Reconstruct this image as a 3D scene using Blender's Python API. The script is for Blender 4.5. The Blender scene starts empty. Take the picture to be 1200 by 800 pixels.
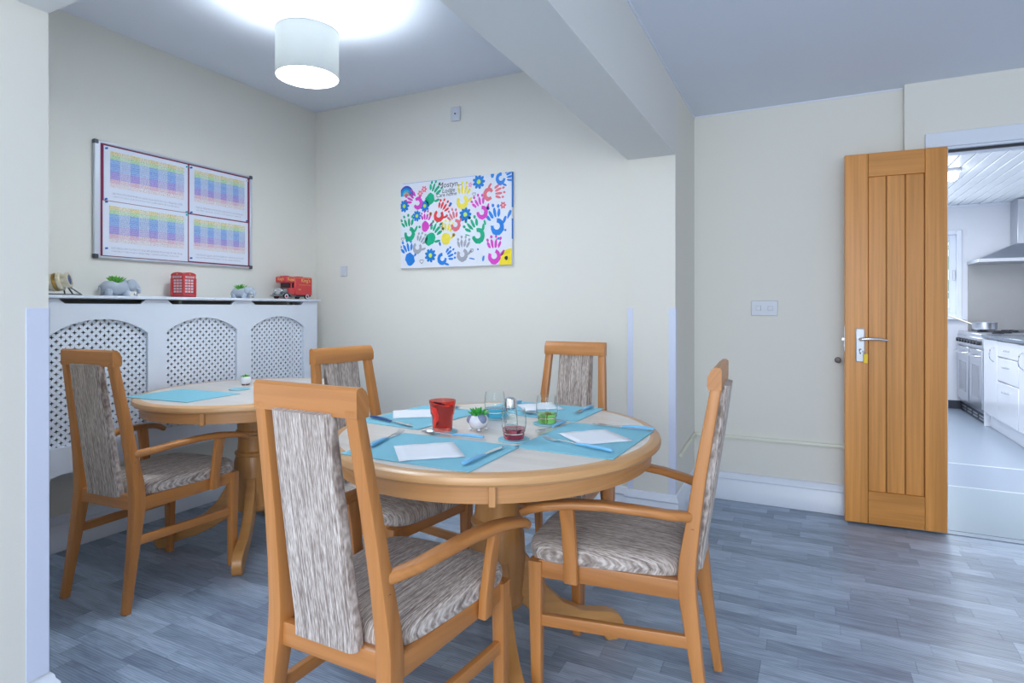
import bpy, bmesh, math, random
from math import sin, cos, pi, radians
from mathutils import Vector, Matrix
from mathutils.geometry import tessellate_polygon
random.seed(7)
S = bpy.context.scene
COL = S.collection

# ------------------------------------------------------------------ camera
YAW = radians(26.4)
cam_d = bpy.data.cameras.new('camera'); cam = bpy.data.objects.new('camera', cam_d); COL.objects.link(cam)
cam_d.sensor_width = 36; cam_d.lens = 686 / 1200 * 36; cam_d.shift_y = -39 / 1200
cam_d.clip_start = 0.02; cam_d.clip_end = 100
cam.location = (0, 0, 1.16); cam.rotation_euler = (radians(90), 0, YAW)
S.camera = cam
# ------------------------------------------------------------------ world, light, exposure
W = bpy.data.worlds.new('world'); S.world = W; W.use_nodes = True
bg = W.node_tree.nodes['Background']; bg.inputs[0].default_value = (0.80, 0.89, 1.0, 1); bg.inputs[1].default_value = 1.4
def area(name, loc, target, sx, sy, power, col):
    l = bpy.data.lights.new(name, 'AREA'); l.shape = 'RECTANGLE'; l.size = sx; l.size_y = sy; l.energy = power; l.color = col
    o = bpy.data.objects.new(name, l); COL.objects.link(o); o.location = loc
    o.rotation_euler = (Vector(target) - Vector(loc)).to_track_quat('-Z', 'Y').to_euler(); return o
area('daylight_rear_window', (0.2, -2.3, 1.5), (-1.0, 2.4, 0.9), 2.6, 1.5, 66, (0.86, 0.93, 1.0))
area('daylight_side_window', (2.6, 0.6, 1.5), (-0.6, 2.3, 0.8), 1.8, 1.3, 4, (0.80, 0.90, 1.0))
area('kitchen_ceiling_fill', (1.3, 5.6, 2.28), (1.3, 5.6, 0), 1.0, 2.6, 52, (0.93, 0.96, 1.0))  # added fill under the kitchen ceiling; there is no strip lamp here
area('kitchen_window_daylight', (1.0, 8.28, 1.6), (1.2, 5.0, 0.9), 0.9, 0.9, 12, (0.85, 0.93, 1.0))
vs = S.view_settings
S.display_settings.display_device = 'sRGB'
vs.view_transform = 'Standard'; vs.look = 'None'; vs.gamma = 1.0; vs.use_curve_mapping = False; vs.exposure = 0.18

# ------------------------------------------------------------------ materials
def nm(name):
    m = bpy.data.materials.new(name); m.use_nodes = True
    return m, m.node_tree.nodes, m.node_tree.links, m.node_tree.nodes['Principled BSDF']
def C4(c): return (c[0], c[1], c[2], 1)
def plain(name, c, rough=.5, metal=0, bump=0, scale=80, spec=.5, vary=0.0):
    m, N, L, b = nm(name)
    b.inputs['Base Color'].default_value = C4(c); b.inputs['Roughness'].default_value = rough; b.inputs['Metallic'].default_value = metal
    b.inputs['Specular IOR Level'].default_value = spec
    if vary or bump:
        tc = N.new('ShaderNodeNewGeometry'); n = N.new('ShaderNodeTexNoise'); n.inputs['Scale'].default_value = scale; n.inputs['Detail'].default_value = 4
        L.new(tc.outputs['Position'], n.inputs['Vector'])
        if vary:
            r = N.new('ShaderNodeMixRGB'); r.inputs[1].default_value = C4([x * (1 - vary) for x in c]); r.inputs[2].default_value = C4([min(1, x * (1 + vary)) for x in c])
            L.new(n.outputs['Fac'], r.inputs[0]); L.new(r.outputs[0], b.inputs['Base Color'])
        if bump:
            bp = N.new('ShaderNodeBump'); bp.inputs['Strength'].default_value = bump; bp.inputs['Distance'].default_value = .002
            L.new(n.outputs['Fac'], bp.inputs['Height']); L.new(bp.outputs[0], b.inputs['Normal'])
    return m
def wood(name, c1, c2, rough=.38, grain=60, stretch=2.2, coat=.15):
    m, N, L, b = nm(name)
    uv = N.new('ShaderNodeUVMap'); mp = N.new('ShaderNodeMapping'); mp.inputs['Scale'].default_value = (stretch, grain, 1)
    oi = N.new('ShaderNodeObjectInfo'); mul = N.new('ShaderNodeMath'); mul.operation = 'MULTIPLY'; mul.inputs[1].default_value = 37.0
    cmb = N.new('ShaderNodeCombineXYZ'); L.new(oi.outputs['Random'], mul.inputs[0]); L.new(mul.outputs[0], cmb.inputs[0]); L.new(mul.outputs[0], cmb.inputs[1])
    L.new(uv.outputs[0], mp.inputs['Vector']); L.new(cmb.outputs[0], mp.inputs['Location'])
    n = N.new('ShaderNodeTexNoise'); n.inputs['Scale'].default_value = 1.0; n.inputs['Detail'].default_value = 5; n.inputs['Distortion'].default_value = .6
    L.new(mp.outputs[0], n.inputs['Vector'])
    n2 = N.new('ShaderNodeTexNoise'); n2.inputs['Scale'].default_value = .16; L.new(mp.outputs[0], n2.inputs['Vector'])
    mx = N.new('ShaderNodeMath'); mx.operation = 'MULTIPLY_ADD'; mx.inputs[1].default_value = .55; L.new(n.outputs['Fac'], mx.inputs[0])
    m2 = N.new('ShaderNodeMath'); m2.operation = 'MULTIPLY'; m2.inputs[1].default_value = .5; L.new(n2.outputs['Fac'], m2.inputs[0]); L.new(m2.outputs[0], mx.inputs[2])
    cr = N.new('ShaderNodeValToRGB'); cr.color_ramp.elements[0].position = .36; cr.color_ramp.elements[0].color = C4(c1); cr.color_ramp.elements[1].position = .68; cr.color_ramp.elements[1].color = C4(c2)
    L.new(mx.outputs[0], cr.inputs[0]); L.new(cr.outputs[0], b.inputs['Base Color'])
    b.inputs['Roughness'].default_value = rough; b.inputs['Coat Weight'].default_value = coat; b.inputs['Coat Roughness'].default_value = .25
    bp = N.new('ShaderNodeBump'); bp.inputs['Strength'].default_value = .12; bp.inputs['Distance'].default_value = .001; L.new(n.outputs['Fac'], bp.inputs['Height']); L.new(bp.outputs[0], b.inputs['Normal'])
    return m
def fabric():
    m, N, L, b = nm('ribbed_fabric')
    tc = N.new('ShaderNodeTexCoord'); 
    def nz(sc, d=2):
        mp = N.new('ShaderNodeMapping'); mp.inputs['Scale'].default_value = sc; L.new(tc.outputs['Object'], mp.inputs['Vector'])
        n = N.new('ShaderNodeTexNoise'); n.inputs['Scale'].default_value = 1; n.inputs['Detail'].default_value = d; L.new(mp.outputs[0], n.inputs['Vector']); return n
    a = nz((430, 6, 6)); c = nz((500, 45, 45), 2); w = nz((90, 3, 3))
    s = N.new('ShaderNodeMath'); s.operation = 'ADD'; L.new(a.outputs['Fac'], s.inputs[0]); L.new(c.outputs['Fac'], s.inputs[1])
    s2 = N.new('ShaderNodeMath'); s2.operation = 'MULTIPLY_ADD'; s2.inputs[1].default_value = .35; L.new(w.outputs['Fac'], s2.inputs[0]); L.new(s.outputs[0], s2.inputs[2])
    s3 = N.new('ShaderNodeMath'); s3.operation = 'MULTIPLY'; s3.inputs[1].default_value = .426; L.new(s2.outputs[0], s3.inputs[0])
    cr = N.new('ShaderNodeValToRGB'); e = cr.color_ramp.elements
    e[0].position = .39; e[0].color = (.22, .17, .15, 1); e[1].position = .60; e[1].color = (.72, .65, .60, 1)
    k = e.new(.475); k.color = (.38, .315, .275, 1); k = e.new(.53); k.color = (.53, .46, .42, 1)
    L.new(s3.outputs[0], cr.inputs[0]); L.new(cr.outputs[0], b.inputs['Base Color']); b.inputs['Roughness'].default_value = .95; b.inputs['Specular IOR Level'].default_value = .1
    b.inputs['Sheen Weight'].default_value = .2
    bp = N.new('ShaderNodeBump'); bp.inputs['Strength'].default_value = .5; bp.inputs['Distance'].default_value = .002; L.new(s3.outputs[0], bp.inputs['Height']); L.new(bp.outputs[0], b.inputs['Normal'])
    return m
def floor_mat(name, island):
    m, N, L, b = nm(name)
    g = N.new('ShaderNodeNewGeometry'); oi = N.new('ShaderNodeObjectInfo')
    rnd = g.outputs['Random Per Island'] if island else oi.outputs['Random']
    mul = N.new('ShaderNodeMath'); mul.operation = 'MULTIPLY'; mul.inputs[1].default_value = 91.7; L.new(rnd, mul.inputs[0])
    cmb = N.new('ShaderNodeCombineXYZ'); L.new(mul.outputs[0], cmb.inputs[0]); L.new(mul.outputs[0], cmb.inputs[1])
    add = N.new('ShaderNodeVectorMath'); add.operation = 'ADD'; L.new(g.outputs['Position'], add.inputs[0]); L.new(cmb.outputs[0], add.inputs[1])
    mp = N.new('ShaderNodeMapping'); mp.inputs['Scale'].default_value = (5, 30, 1); L.new(add.outputs[0], mp.inputs['Vector'])
    n = N.new('ShaderNodeTexNoise'); n.inputs['Scale'].default_value = 1; n.inputs['Detail'].default_value = 6; n.inputs['Distortion'].default_value = 1.6; L.new(mp.outputs[0], n.inputs['Vector'])
    wv = N.new('ShaderNodeTexWave'); wv.bands_direction = 'Y'; wv.inputs['Scale'].default_value = 1.6; wv.inputs['Distortion'].default_value = 9; wv.inputs['Detail'].default_value = 3; wv.inputs['Detail Scale'].default_value = .7
    mp2 = N.new('ShaderNodeMapping'); mp2.inputs['Scale'].default_value = (2.2, 22, 1); L.new(add.outputs[0], mp2.inputs['Vector']); L.new(mp2.outputs[0], wv.inputs['Vector'])
    cr = N.new('ShaderNodeValToRGB'); e = cr.color_ramp.elements
    e[0].position = .18; e[0].color = (.145, .19, .275, 1); e[1].position = .80; e[1].color = (.50, .61, .76, 1)
    k = e.new(.5); k.color = (.29, .37, .49, 1)
    a1 = N.new('ShaderNodeMath'); a1.operation = 'MULTIPLY_ADD'; a1.inputs[1].default_value = .62; a1.inputs[2].default_value = -.06; L.new(n.outputs['Fac'], a1.inputs[0])
    a2 = N.new('ShaderNodeMath'); a2.operation = 'MULTIPLY_ADD'; a2.inputs[1].default_value = .16; L.new(wv.outputs['Fac'], a2.inputs[0]); L.new(a1.outputs[0], a2.inputs[2])
    a3 = N.new('ShaderNodeMath'); a3.operation = 'MULTIPLY_ADD'; a3.inputs[1].default_value = .30; L.new(rnd, a3.inputs[0]); L.new(a2.outputs[0], a3.inputs[2])
    L.new(a3.outputs[0], cr.inputs[0]); L.new(cr.outputs[0], b.inputs['Base Color'])
    b.inputs['Roughness'].default_value = .34; b.inputs['Specular IOR Level'].default_value = .45
    bp = N.new('ShaderNodeBump'); bp.inputs['Strength'].default_value = .15; bp.inputs['Distance'].default_value = .0008; L.new(n.outputs['Fac'], bp.inputs['Height']); L.new(bp.outputs[0], b.inputs['Normal'])
    return m
def glass(name, c, rough=.02, ior=1.3, alpha=.0):
    m, N, L, b = nm(name)
    b.inputs['Base Color'].default_value = C4(c); b.inputs['Roughness'].default_value = rough; b.inputs['Transmission Weight'].default_value = 1; b.inputs['IOR'].default_value = ior
    return m
def glow(name, c, st):
    m, N, L, b = nm(name); b.inputs['Base Color'].default_value = C4(c); b.inputs['Emission Color'].default_value = C4(c); b.inputs['Emission Strength'].default_value = st; return m
def attr_mat(name, rough=.5, scrib=True):
    m, N, L, b = nm(name); a = N.new('ShaderNodeAttribute'); a.attribute_name = 'print'
    if scrib:
        tc = N.new('ShaderNodeTexCoord'); mp = N.new('ShaderNodeMapping'); mp.inputs['Scale'].default_value = (1, 210, 330); L.new(tc.outputs['Object'], mp.inputs['Vector'])
        n = N.new('ShaderNodeTexNoise'); n.inputs['Scale'].default_value = 1; n.inputs['Detail'].default_value = 2; L.new(mp.outputs[0], n.inputs['Vector'])
        cr = N.new('ShaderNodeValToRGB'); cr.color_ramp.elements[0].position = .40; cr.color_ramp.elements[0].color = (.35, .35, .42, 1); cr.color_ramp.elements[1].position = .50; cr.color_ramp.elements[1].color = (1, 1, 1, 1)
        L.new(n.outputs['Fac'], cr.inputs[0])
        mx = N.new('ShaderNodeMixRGB'); mx.blend_type = 'MULTIPLY'; L.new(a.outputs['Alpha'], mx.inputs[0]); L.new(a.outputs['Color'], mx.inputs[1]); L.new(cr.outputs[0], mx.inputs[2]); L.new(mx.outputs[0], b.inputs['Base Color'])
    else: L.new(a.outputs['Color'], b.inputs['Base Color'])
    b.inputs['Roughness'].default_value = rough; return m

WALL = plain('cream_wall_paint', (.83, .81, .745), .75, bump=.12, scale=420, spec=.25)
CEIL = plain('ceiling_paint', (.80, .84, .93), .8, bump=.1, scale=300, spec=.2)
BEAM = plain('beam_soffit_paint', (.80, .80, .78), .75, bump=.1, scale=420, spec=.25)
GLOSS = plain('white_gloss_paint', (.78, .83, .93), .32, bump=.05, scale=60)
CREAMG = plain('cream_trunking_plastic', (.80, .80, .68), .4)
GUARD = plain('lilac_corner_guard_plastic', (.72, .77, .93), .3)
WPLAS = plain('white_plastic', (.66, .69, .76), .35)
BEECH = wood('beech_wood', (.43, .165, .040), (.60, .25, .070))
PINE = wood('pine_table_wood', (.54, .27, .10), (.74, .43, .20), grain=45)
APRW = wood('apron_wood', (.47, .215, .07), (.66, .34, .135), grain=45)
PEDW = wood('pedestal_wood', (.44, .19, .05), (.64, .32, .105), grain=30, stretch=3)
TOPW = wood('bleached_tabletop', (.68, .60, .53), (.82, .76, .70), rough=.3, grain=24, stretch=1.6, coat=.3)
OAK = wood('oak_door_wood', (.50, .20, .03), (.80, .33, .07), grain=55, stretch=1.4)
FAB = fabric()
FLO = floor_mat('laminate_plank', False); FLI = floor_mat('laminate_plank_far', True)
SLAB = plain('floor_joint', (.22, .28, .37), .6)
VINYL = plain('grey_safety_vinyl', (.28, .34, .42), .3, bump=.1, scale=500, vary=.08)
VINYL2 = plain('pale_safety_vinyl', (.25, .32, .38), .35, bump=.1, scale=500, vary=.08)
DARK = plain('dark_void', (.02, .022, .028), .9)
CHROME = plain('chrome', (.72, .73, .76), .18, 1)
STEEL = plain('brushed_steel', (.58, .60, .64), .32, 1)
STEELP = plain('splashback_steel', (.36, .36, .36), .42, .7)
BLACK = plain('black_plastic', (.02, .022, .03), .35)
NAVY = plain('navy_plastic', (.03, .07, .22), .35)
LBLUE = plain('light_blue_plastic', (.20, .52, .80), .35)
PAPER = plain('white_paper', (.90, .92, .97), .8)
MAT = plain('teal_placemat_felt', (.25, .58, .70), .9, bump=.3, scale=900, vary=.08)
COAST = plain('teal_coaster', (.27, .58, .69), .6)
GL = glass('clear_glass', (.97, 1, 1), ior=1.25); GRED = glass('red_glass', (.98, .24, .20), ior=1.25)
PINKG = glass('pink_base_glass', (.80, .16, .25), ior=1.3); BLUEG = glass('blue_base_glass', (.10, .58, .88), ior=1.3); GREENG = glass('green_base_glass', (.30, .80, .22), ior=1.3)
LEAF = plain('succulent_leaf', (.06, .42, .07), .4, vary=.3, scale=200)
LEAF2 = plain('fern_leaf', (.13, .46, .05), .5, vary=.4, scale=200)
CERW = plain('white_glazed_ceramic', (.82, .83, .88), .2); CERG = plain('grey_matt_ceramic', (.46, .52, .60), .5, vary=.1, scale=60)
CERB = plain('grey_blue_glaze', (.26, .30, .45), .25)
RED = plain('red_enamel', (.62, .045, .05), .28); REDD = plain('dark_red_enamel', (.28, .02, .04), .35)
GOLD = plain('gold_lettering', (.85, .55, .18), .4); PINKP = plain('pale_pink_pane', (.85, .62, .66), .4)
PEWTER = plain('pewter', (.34, .38, .42), .35, .8)
CREAMM = plain('cream_metal', (.75, .68, .52), .35, .4)
MAROON = plain('maroon_felt', (.25, .03, .09), .8)
ALU = plain('aluminium_frame', (.66, .70, .78), .35, .5)
YEL = plain('yellow_key_tag', (.95, .62, .02), .4)
KWALL = plain('kitchen_wall_paint', (.78, .80, .86), .6)
KBOARD = plain('white_ceiling_board', (.80, .84, .88), .35)
CABW = plain('gloss_white_cabinet', (.86, .88, .93), .15)
WTOP = plain('dark_blue_worktop', (.10, .14, .19), .12)
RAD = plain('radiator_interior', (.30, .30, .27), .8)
SHADE = None

# ------------------------------------------------------------------ helpers
def new(): return bmesh.new()
def uvgrain(me, axis=None):
    if not me.vertices: return
    mn = [min(v.co[i] for v in me.vertices) for i in range(3)]; mx = [max(v.co[i] for v in me.vertices) for i in range(3)]
    if axis is None: axis = max(range(3), key=lambda i: mx[i] - mn[i])
    o = [i for i in range(3) if i != axis]
    uv = me.uv_layers.new(name='UVMap') if not me.uv_layers else me.uv_layers[0]
    for l in me.loops:
        c = me.vertices[l.vertex_index].co; uv.data[l.index].uv = (c[axis], c[o[0]] + .73 * c[o[1]])
def link(name, bm, mat, parent=None, smooth=True, axis=None, loc=None, rz=None):
    bmesh.ops.recalc_face_normals(bm, faces=bm.faces)
    me = bpy.data.meshes.new(name); bm.to_mesh(me); bm.free()
    if isinstance(mat, (list, tuple)):
        for m in mat: me.materials.append(m)
    else: me.materials.append(mat)
    uvgrain(me, axis)
    if smooth:
        me.shade_smooth(); me.set_sharp_from_angle(angle=radians(38))
    o = bpy.data.objects.new(name, me); COL.objects.link(o)
    if parent is not None: o.parent = parent
    if loc is not None: o.location = loc
    if rz is not None: o.rotation_euler = (0, 0, rz)
    return o
def tag(o, label, cat, group=None, kind=None):
    if label: o['label'] = label
    if cat: o['category'] = cat
    if group: o['group'] = group
    if kind: o['kind'] = kind
    return o
def empty(name, loc=(0, 0, 0), rz=0, label=None, cat=None, group=None):
    o = bpy.data.objects.new(name, None); COL.objects.link(o); o.location = loc; o.rotation_euler = (0, 0, rz); o.empty_display_size = .1
    return tag(o, label, cat, group)
def struct(o): o['kind'] = 'structure'; return o
def box(bm, x0, x1, y0, y1, z0, z1, bev=0, M=None, seg=1):
    r = bmesh.ops.create_cube(bm, size=1); vs = r['verts']
    for v in vs: v.co = Vector(((x0 + x1) / 2 + v.co.x * (x1 - x0), (y0 + y1) / 2 + v.co.y * (y1 - y0), (z0 + z1) / 2 + v.co.z * (z1 - z0)))
    if bev:
        es = {e for v in vs for e in v.link_edges}
        r2 = bmesh.ops.bevel(bm, geom=list(es), offset=bev, segments=seg, affect='EDGES', profile=.5); vs = list({v for f in r2['faces'] for v in f.verts} | {v for v in vs if v.is_valid})
    if M is not None:
        for v in vs: v.co = M @ v.co
    return vs
def rrect(a, b, n=2, r=.35):
    """rounded rectangle section, a wide, b deep"""
    r = min(a, b) * r; pts = []
    for cx, cy, a0 in ((a/2-r, b/2-r, 0), (-a/2+r, b/2-r, 90), (-a/2+r, -b/2+r, 180), (a/2-r, -b/2+r, 270)):
        for i in range(n + 1):
            t = radians(a0 + 90 * i / n); pts.append((cx + r * cos(t), cy + r * sin(t)))
    return pts
def sweep(bm, path, sizes, up=(0, 0, 1), n=2, r=.35, cap=True):
    P = [Vector(p) for p in path]; up = Vector(up); rings = []
    for i, p in enumerate(P):
        t = (P[min(i+1, len(P)-1)] - P[max(i-1, 0)]).normalized()
        s = t.cross(up).normalized(); u = s.cross(t).normalized()
        a, b = sizes[i] if isinstance(sizes, list) else sizes
        rings.append([bm.verts.new(p + s * x + u * y) for x, y in rrect(a, b, n, r)])
    for A, B in zip(rings, rings[1:]):
        k = len(A)
        for j in range(k): bm.faces.new((A[j], A[(j+1) % k], B[(j+1) % k], B[j]))
    if cap: bm.faces.new(rings[0][::-1]); bm.faces.new(rings[-1])
    return rings
def tube(bm, path, r, n=8):
    rr = r if isinstance(r, list) else [r] * len(path)
    P = [Vector(p) for p in path]; rings = []
    for i, p in enumerate(P):
        t = (P[min(i+1, len(P)-1)] - P[max(i-1, 0)]).normalized()
        up = Vector((0, 0, 1)) if abs(t.z) < .9 else Vector((1, 0, 0))
        s = t.cross(up).normalized(); u = s.cross(t).normalized()
        rings.append([bm.verts.new(p + (s * cos(2*pi*k/n) + u * sin(2*pi*k/n)) * rr[i]) for k in range(n)])
    for A, B in zip(rings, rings[1:]):
        for j in range(n): bm.faces.new((A[j], A[(j+1) % n], B[(j+1) % n], B[j]))
    bm.faces.new(rings[0][::-1]); bm.faces.new(rings[-1])
def lathe(bm, prof, n=32, M=None, close=False, ex=1, ey=1):
    rings = []
    for r, z in prof:
        if r < 1e-6: rings.append([bm.verts.new((0, 0, z))])
        else: rings.append([bm.verts.new((r * ex * cos(2*pi*k/n), r * ey * sin(2*pi*k/n), z)) for k in range(n)])
    prs = list(zip(rings, rings[1:])) + ([(rings[-1], rings[0])] if close else [])
    for A, B in prs:
        for j in range(n):
            if len(A) == 1 and len(B) == 1: continue
            if len(A) == 1: bm.faces.new((A[0], B[(j+1) % n], B[j]))
            elif len(B) == 1: bm.faces.new((A[j], A[(j+1) % n], B[0]))
            else: bm.faces.new((A[j], A[(j+1) % n], B[(j+1) % n], B[j]))
    if M is not None:
        for R in rings:
            for v in R: v.co = M @ v.co
def plate(bm, loops, t, f):
    """2D loops (outer, holes...) -> slab of thickness t; f(u,v,w)->Vector"""
    L3 = [[Vector((a, b, 0)) for a, b in lp] for lp in loops]
    tris = tessellate_polygon(L3); flat = [p for lp in loops for p in lp]
    A = [bm.verts.new(f(a, b, 0)) for a, b in flat]; B = [bm.verts.new(f(a, b, t)) for a, b in flat]
    for i, j, k in tris:
        bm.faces.new((A[i], A[j], A[k])); bm.faces.new((B[k], B[j], B[i]))
    o = 0
    for lp in loops:
        n = len(lp)
        for i in range(n): bm.faces.new((A[o+i], A[o+(i+1) % n], B[o+(i+1) % n], B[o+i]))
        o += n
def profile_run(bm, path, prof):
    """prof: (out, z) list, path 2D; out = to the right of travel; mitred"""
    P = [Vector((p[0], p[1])) for p in path]; rings = []
    for i, p in enumerate(P):
        d0 = (P[i] - P[i-1]).normalized() if i else None; d1 = (P[i+1] - P[i]).normalized() if i < len(P)-1 else None
        n0 = Vector((d0.y, -d0.x)) if d0 else None; n1 = Vector((d1.y, -d1.x)) if d1 else None
        if n0 is None: nn = n1
        elif n1 is None: nn = n0
        else: nn = (n0 + n1) / (1 + n0.dot(n1))
        rings.append([bm.verts.new((p.x + nn.x * o, p.y + nn.y * o, z)) for o, z in prof])
    k = len(prof)
    for A, B in zip(rings, rings[1:]):
        for j in range(k): bm.faces.new((A[j], A[(j+1) % k], B[(j+1) % k], B[j]))
    bm.faces.new(rings[0]); bm.faces.new(rings[-1][::-1])
def ball(bm, c, r, sub=2, sc=(1, 1, 1), M=None):
    res = bmesh.ops.create_icosphere(bm, subdivisions=sub, radius=1)
    for v in res['verts']:
        v.co = Vector((v.co.x * r * sc[0], v.co.y * r * sc[1], v.co.z * r * sc[2]))
        if M is not None: v.co = M @ v.co
        v.co += Vector(c)
    return res['verts']
def bx(name, x0, x1, y0, y1, z0, z1, mat, parent=None, bev=0, seg=1):
    bm = new(); box(bm, x0, x1, y0, y1, z0, z1, bev, seg=seg); return link(name, bm, mat, parent, smooth=bool(bev))
FONT = None
def text(name, s, size, mat, parent, M, ext=.0004, align='CENTER', shear=0):
    cu = bpy.data.curves.new(name, 'FONT'); cu.body = s; cu.size = size; cu.extrude = ext; cu.align_x = align; cu.resolution_u = 3; cu.shear = shear
    t = bpy.data.objects.new(name, cu); COL.objects.link(t)
    dg = bpy.context.evaluated_depsgraph_get(); me = bpy.data.meshes.new_from_object(t.evaluated_get(dg))
    bpy.data.objects.remove(t); me.transform(M); me.materials.clear(); me.materials.append(mat); me.name = name
    o = bpy.data.objects.new(name, me); COL.objects.link(o); o.parent = parent; return o
def copy_tree(o, parent=None):
    c = o.copy(); COL.objects.link(c); c.parent = parent
    for ch in list(o.children): copy_tree(ch, c)
    return c

# ================================================================== the room
XL, YB, YR, PX0, PX1 = -3.19, 3.20, 3.775, -.861, -.605   # left wall, back wall, recess wall, pier
ZC, ZR, ZS = 2.59, 2.35, 1.975
# floor slab + planks
fl = struct(bx('floor', XL - .1, 2.8, -2.5, 3.70, -.06, -.004, SLAB))
bx('floor_edge', PX1, .5, 3.70, YR + .05, -.06, -.004, SLAB, fl); PW = .072; LEN = [.20, .27, .34, .42]
pmesh = {}
def plank_bm(l, bm=None, ox=0, oy=0):
    bm = bm or new(); g = .0001; c = .0003
    x0, x1, y0, y1 = ox + g, ox + l - g, oy + g, oy + PW - g
    lo = [bm.verts.new(p) for p in ((x0, y0, -.004), (x1, y0, -.004), (x1, y1, -.004), (x0, y1, -.004))]
    hi = [bm.verts.new(p) for p in ((x0+c, y0+c, 0), (x1-c, y0+c, 0), (x1-c, y1-c, 0), (x0+c, y1-c, 0))]
    bm.faces.new(hi)
    for i in range(4): bm.faces.new((lo[i], lo[(i+1) % 4], hi[(i+1) % 4], hi[i]))
    return bm
for l in LEN:
    o = link('plank', plank_bm(l), FLO, smooth=False); pmesh[l] = o.data; bpy.data.objects.remove(o)
cells = []
row = 0; y = -.5
while y < 3.72:
    x = XL - random.random() * .3
    while x < 2.7:
        l = random.choice(LEN); cx, cy = x + l/2, y + PW/2
        dpt = -sin(YAW)*cx + cos(YAW)*cy; xc = cos(YAW)*cx + sin(YAW)*cy
        vis = dpt > .9 and abs(xc / dpt) < .95 and dpt < 4.2 and 1.16/dpt*686 < 470
        hid = cx < -1.9 and cy < .85
        cells.append((dpt - (2 * l) if vis and not hid else 99, x, y, l)); x += l
    y += PW
cells.sort()
far = new()
for i, (k, x, y, l) in enumerate(cells):
    if y + PW > YR + .01 or (y + PW > 3.72 and x + l > .5): continue
    if i < 300 and k < 90:
        o = bpy.data.objects.new('plank', pmesh[l]); COL.objects.link(o); o.parent = fl; o.location = (x, y, 0)
    else: plank_bm(l, far, x, y)
o = link('distant_planks', far, FLI, fl, smooth=False); o['kind'] = 'stuff'

def wall(name, *a, mat=WALL): return struct(bx(name, *a, mat))
wall('wall_left', XL - .1, XL, .55, YB + .12, 0, 2.7)
wb = wall('wall_back', XL, PX1, YB, YR + .1, 0, 2.7)
bx('pier_face', PX0, PX1, 3.17, YB, 0, ZS, WALL, wb)
wall('wall_recess', PX1, .486, YR, YR + .12, 0, 2.5)
o = wall('wall_doorway', .486, .655, 3.72, YR + .12, 0, 2.5)
bx('door_head_wall', .655, 1.60, 3.72, YR + .12, 2.0, 2.5, WALL, o)
bx('wall_return', 1.60, 2.8, 3.72, YR + .12, 0, 2.5, WALL, o)
wall('wall_right', 2.75, 2.85, -2.5, 3.72, 0, ZR)
wall('wall_stub', XL, -1.84, .55, .867, 0, ZS - .012)
struct(bx('ceiling_dining', XL, PX0, .55, YB, ZC, ZC + .1, CEIL))
struct(bx('ceiling', XL, 2.8, -2.5, YR + .12, ZR, ZR + .1, CEIL)).name = 'ceiling_near'
# open the near ceiling over the dining bay: rebuild as three slabs
bpy.data.objects.remove(bpy.data.objects['ceiling_near'])
c = struct(bx('ceiling_main', PX1, 2.8, -2.5, YR + .12, ZR, ZR + .1, CEIL)); bx('near_slab', XL, PX1, -2.5, .55, ZR, ZR + .1, CEIL, c)
bm = new(); box(bm, PX0, PX1, .55, YB, ZS, 2.69)
struct(link('beam_long', bm, BEAM, smooth=False)).name = 'trim_1'
bm = new(); box(bm, XL, PX0, .55, .867, ZS - .012, 2.69)
struct(link('trim_2', bm, BEAM, smooth=False))
# thin paint edge beads where beam meets ceiling
bm = new(); box(bm, PX1, PX1 + .006, .55, YR, ZR - .010, ZR); box(bm, PX1, .486, YR - .005, YR, ZR - .008, ZR)
struct(link('trim_3', bm, CEIL, smooth=False))

# skirting
SK = [(0, 0), (.020, 0), (.020, .112), (.016, .118), (.016, .126), (.021, .131), (.019, .140), (.012, .150), (.010, .160), (.006, .166), (0, .168)]
def skirt(name, path, mat=GLOSS, prof=SK):
    bm = new(); profile_run(bm, path, prof); return struct(link(name, bm, mat))
skirt('baseboard_left', [(XL, .867), (XL, YB), (XL, YB)][:2])
skirt('baseboard_back', [(XL + .021, YB), (PX0, YB), (PX0, 3.17), (PX1, 3.17), (PX1, YR), (.486, YR), (.486, 3.72), (.58, 3.72)])
skirt('baseboard_stub', [(-1.84, .55), (-1.84, .867), (XL + .021, .867)])

# corner guards
def guard(name, cx, cy, sx, sy, z1, label, w=.035):
    bm = new(); t = .002
    if sx > 0: box(bm, cx - w, cx + t, cy - t, cy, .17, z1, .0006)
    else: box(bm, cx - t, cx + w, cy - t, cy, .17, z1, .0006)
    if sx > 0: box(bm, cx, cx + t, cy, cy + w * sy, .17, z1, .0006) if sy > 0 else box(bm, cx, cx + t, cy - w, cy, .17, z1, .0006)
    o = link(name, bm, GUARD); return tag(o, label, 'corner guard')
guard('corner_guard', PX1, 3.17, 1, 1, 1.16, 'lilac plastic corner guard on the right outer corner of the pier')
bm = new(); box(bm, PX0 - .002, PX0 + .028, 3.168, 3.17, .17, 1.16, .0006)
tag(link('corner_guard', bm, GUARD), 'narrow lilac plastic strip on the left edge of the pier, above the round table', 'corner guard')
bm = new(); box(bm, -1.84, -1.838, .815, .869, .17, 1.16, .0006); box(bm, -1.875, -1.838, .867, .869, .17, 1.16, .0006)
tag(link('corner_guard', bm, GUARD), 'bluish plastic corner guard on wall end at far left', 'corner guard')

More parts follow.
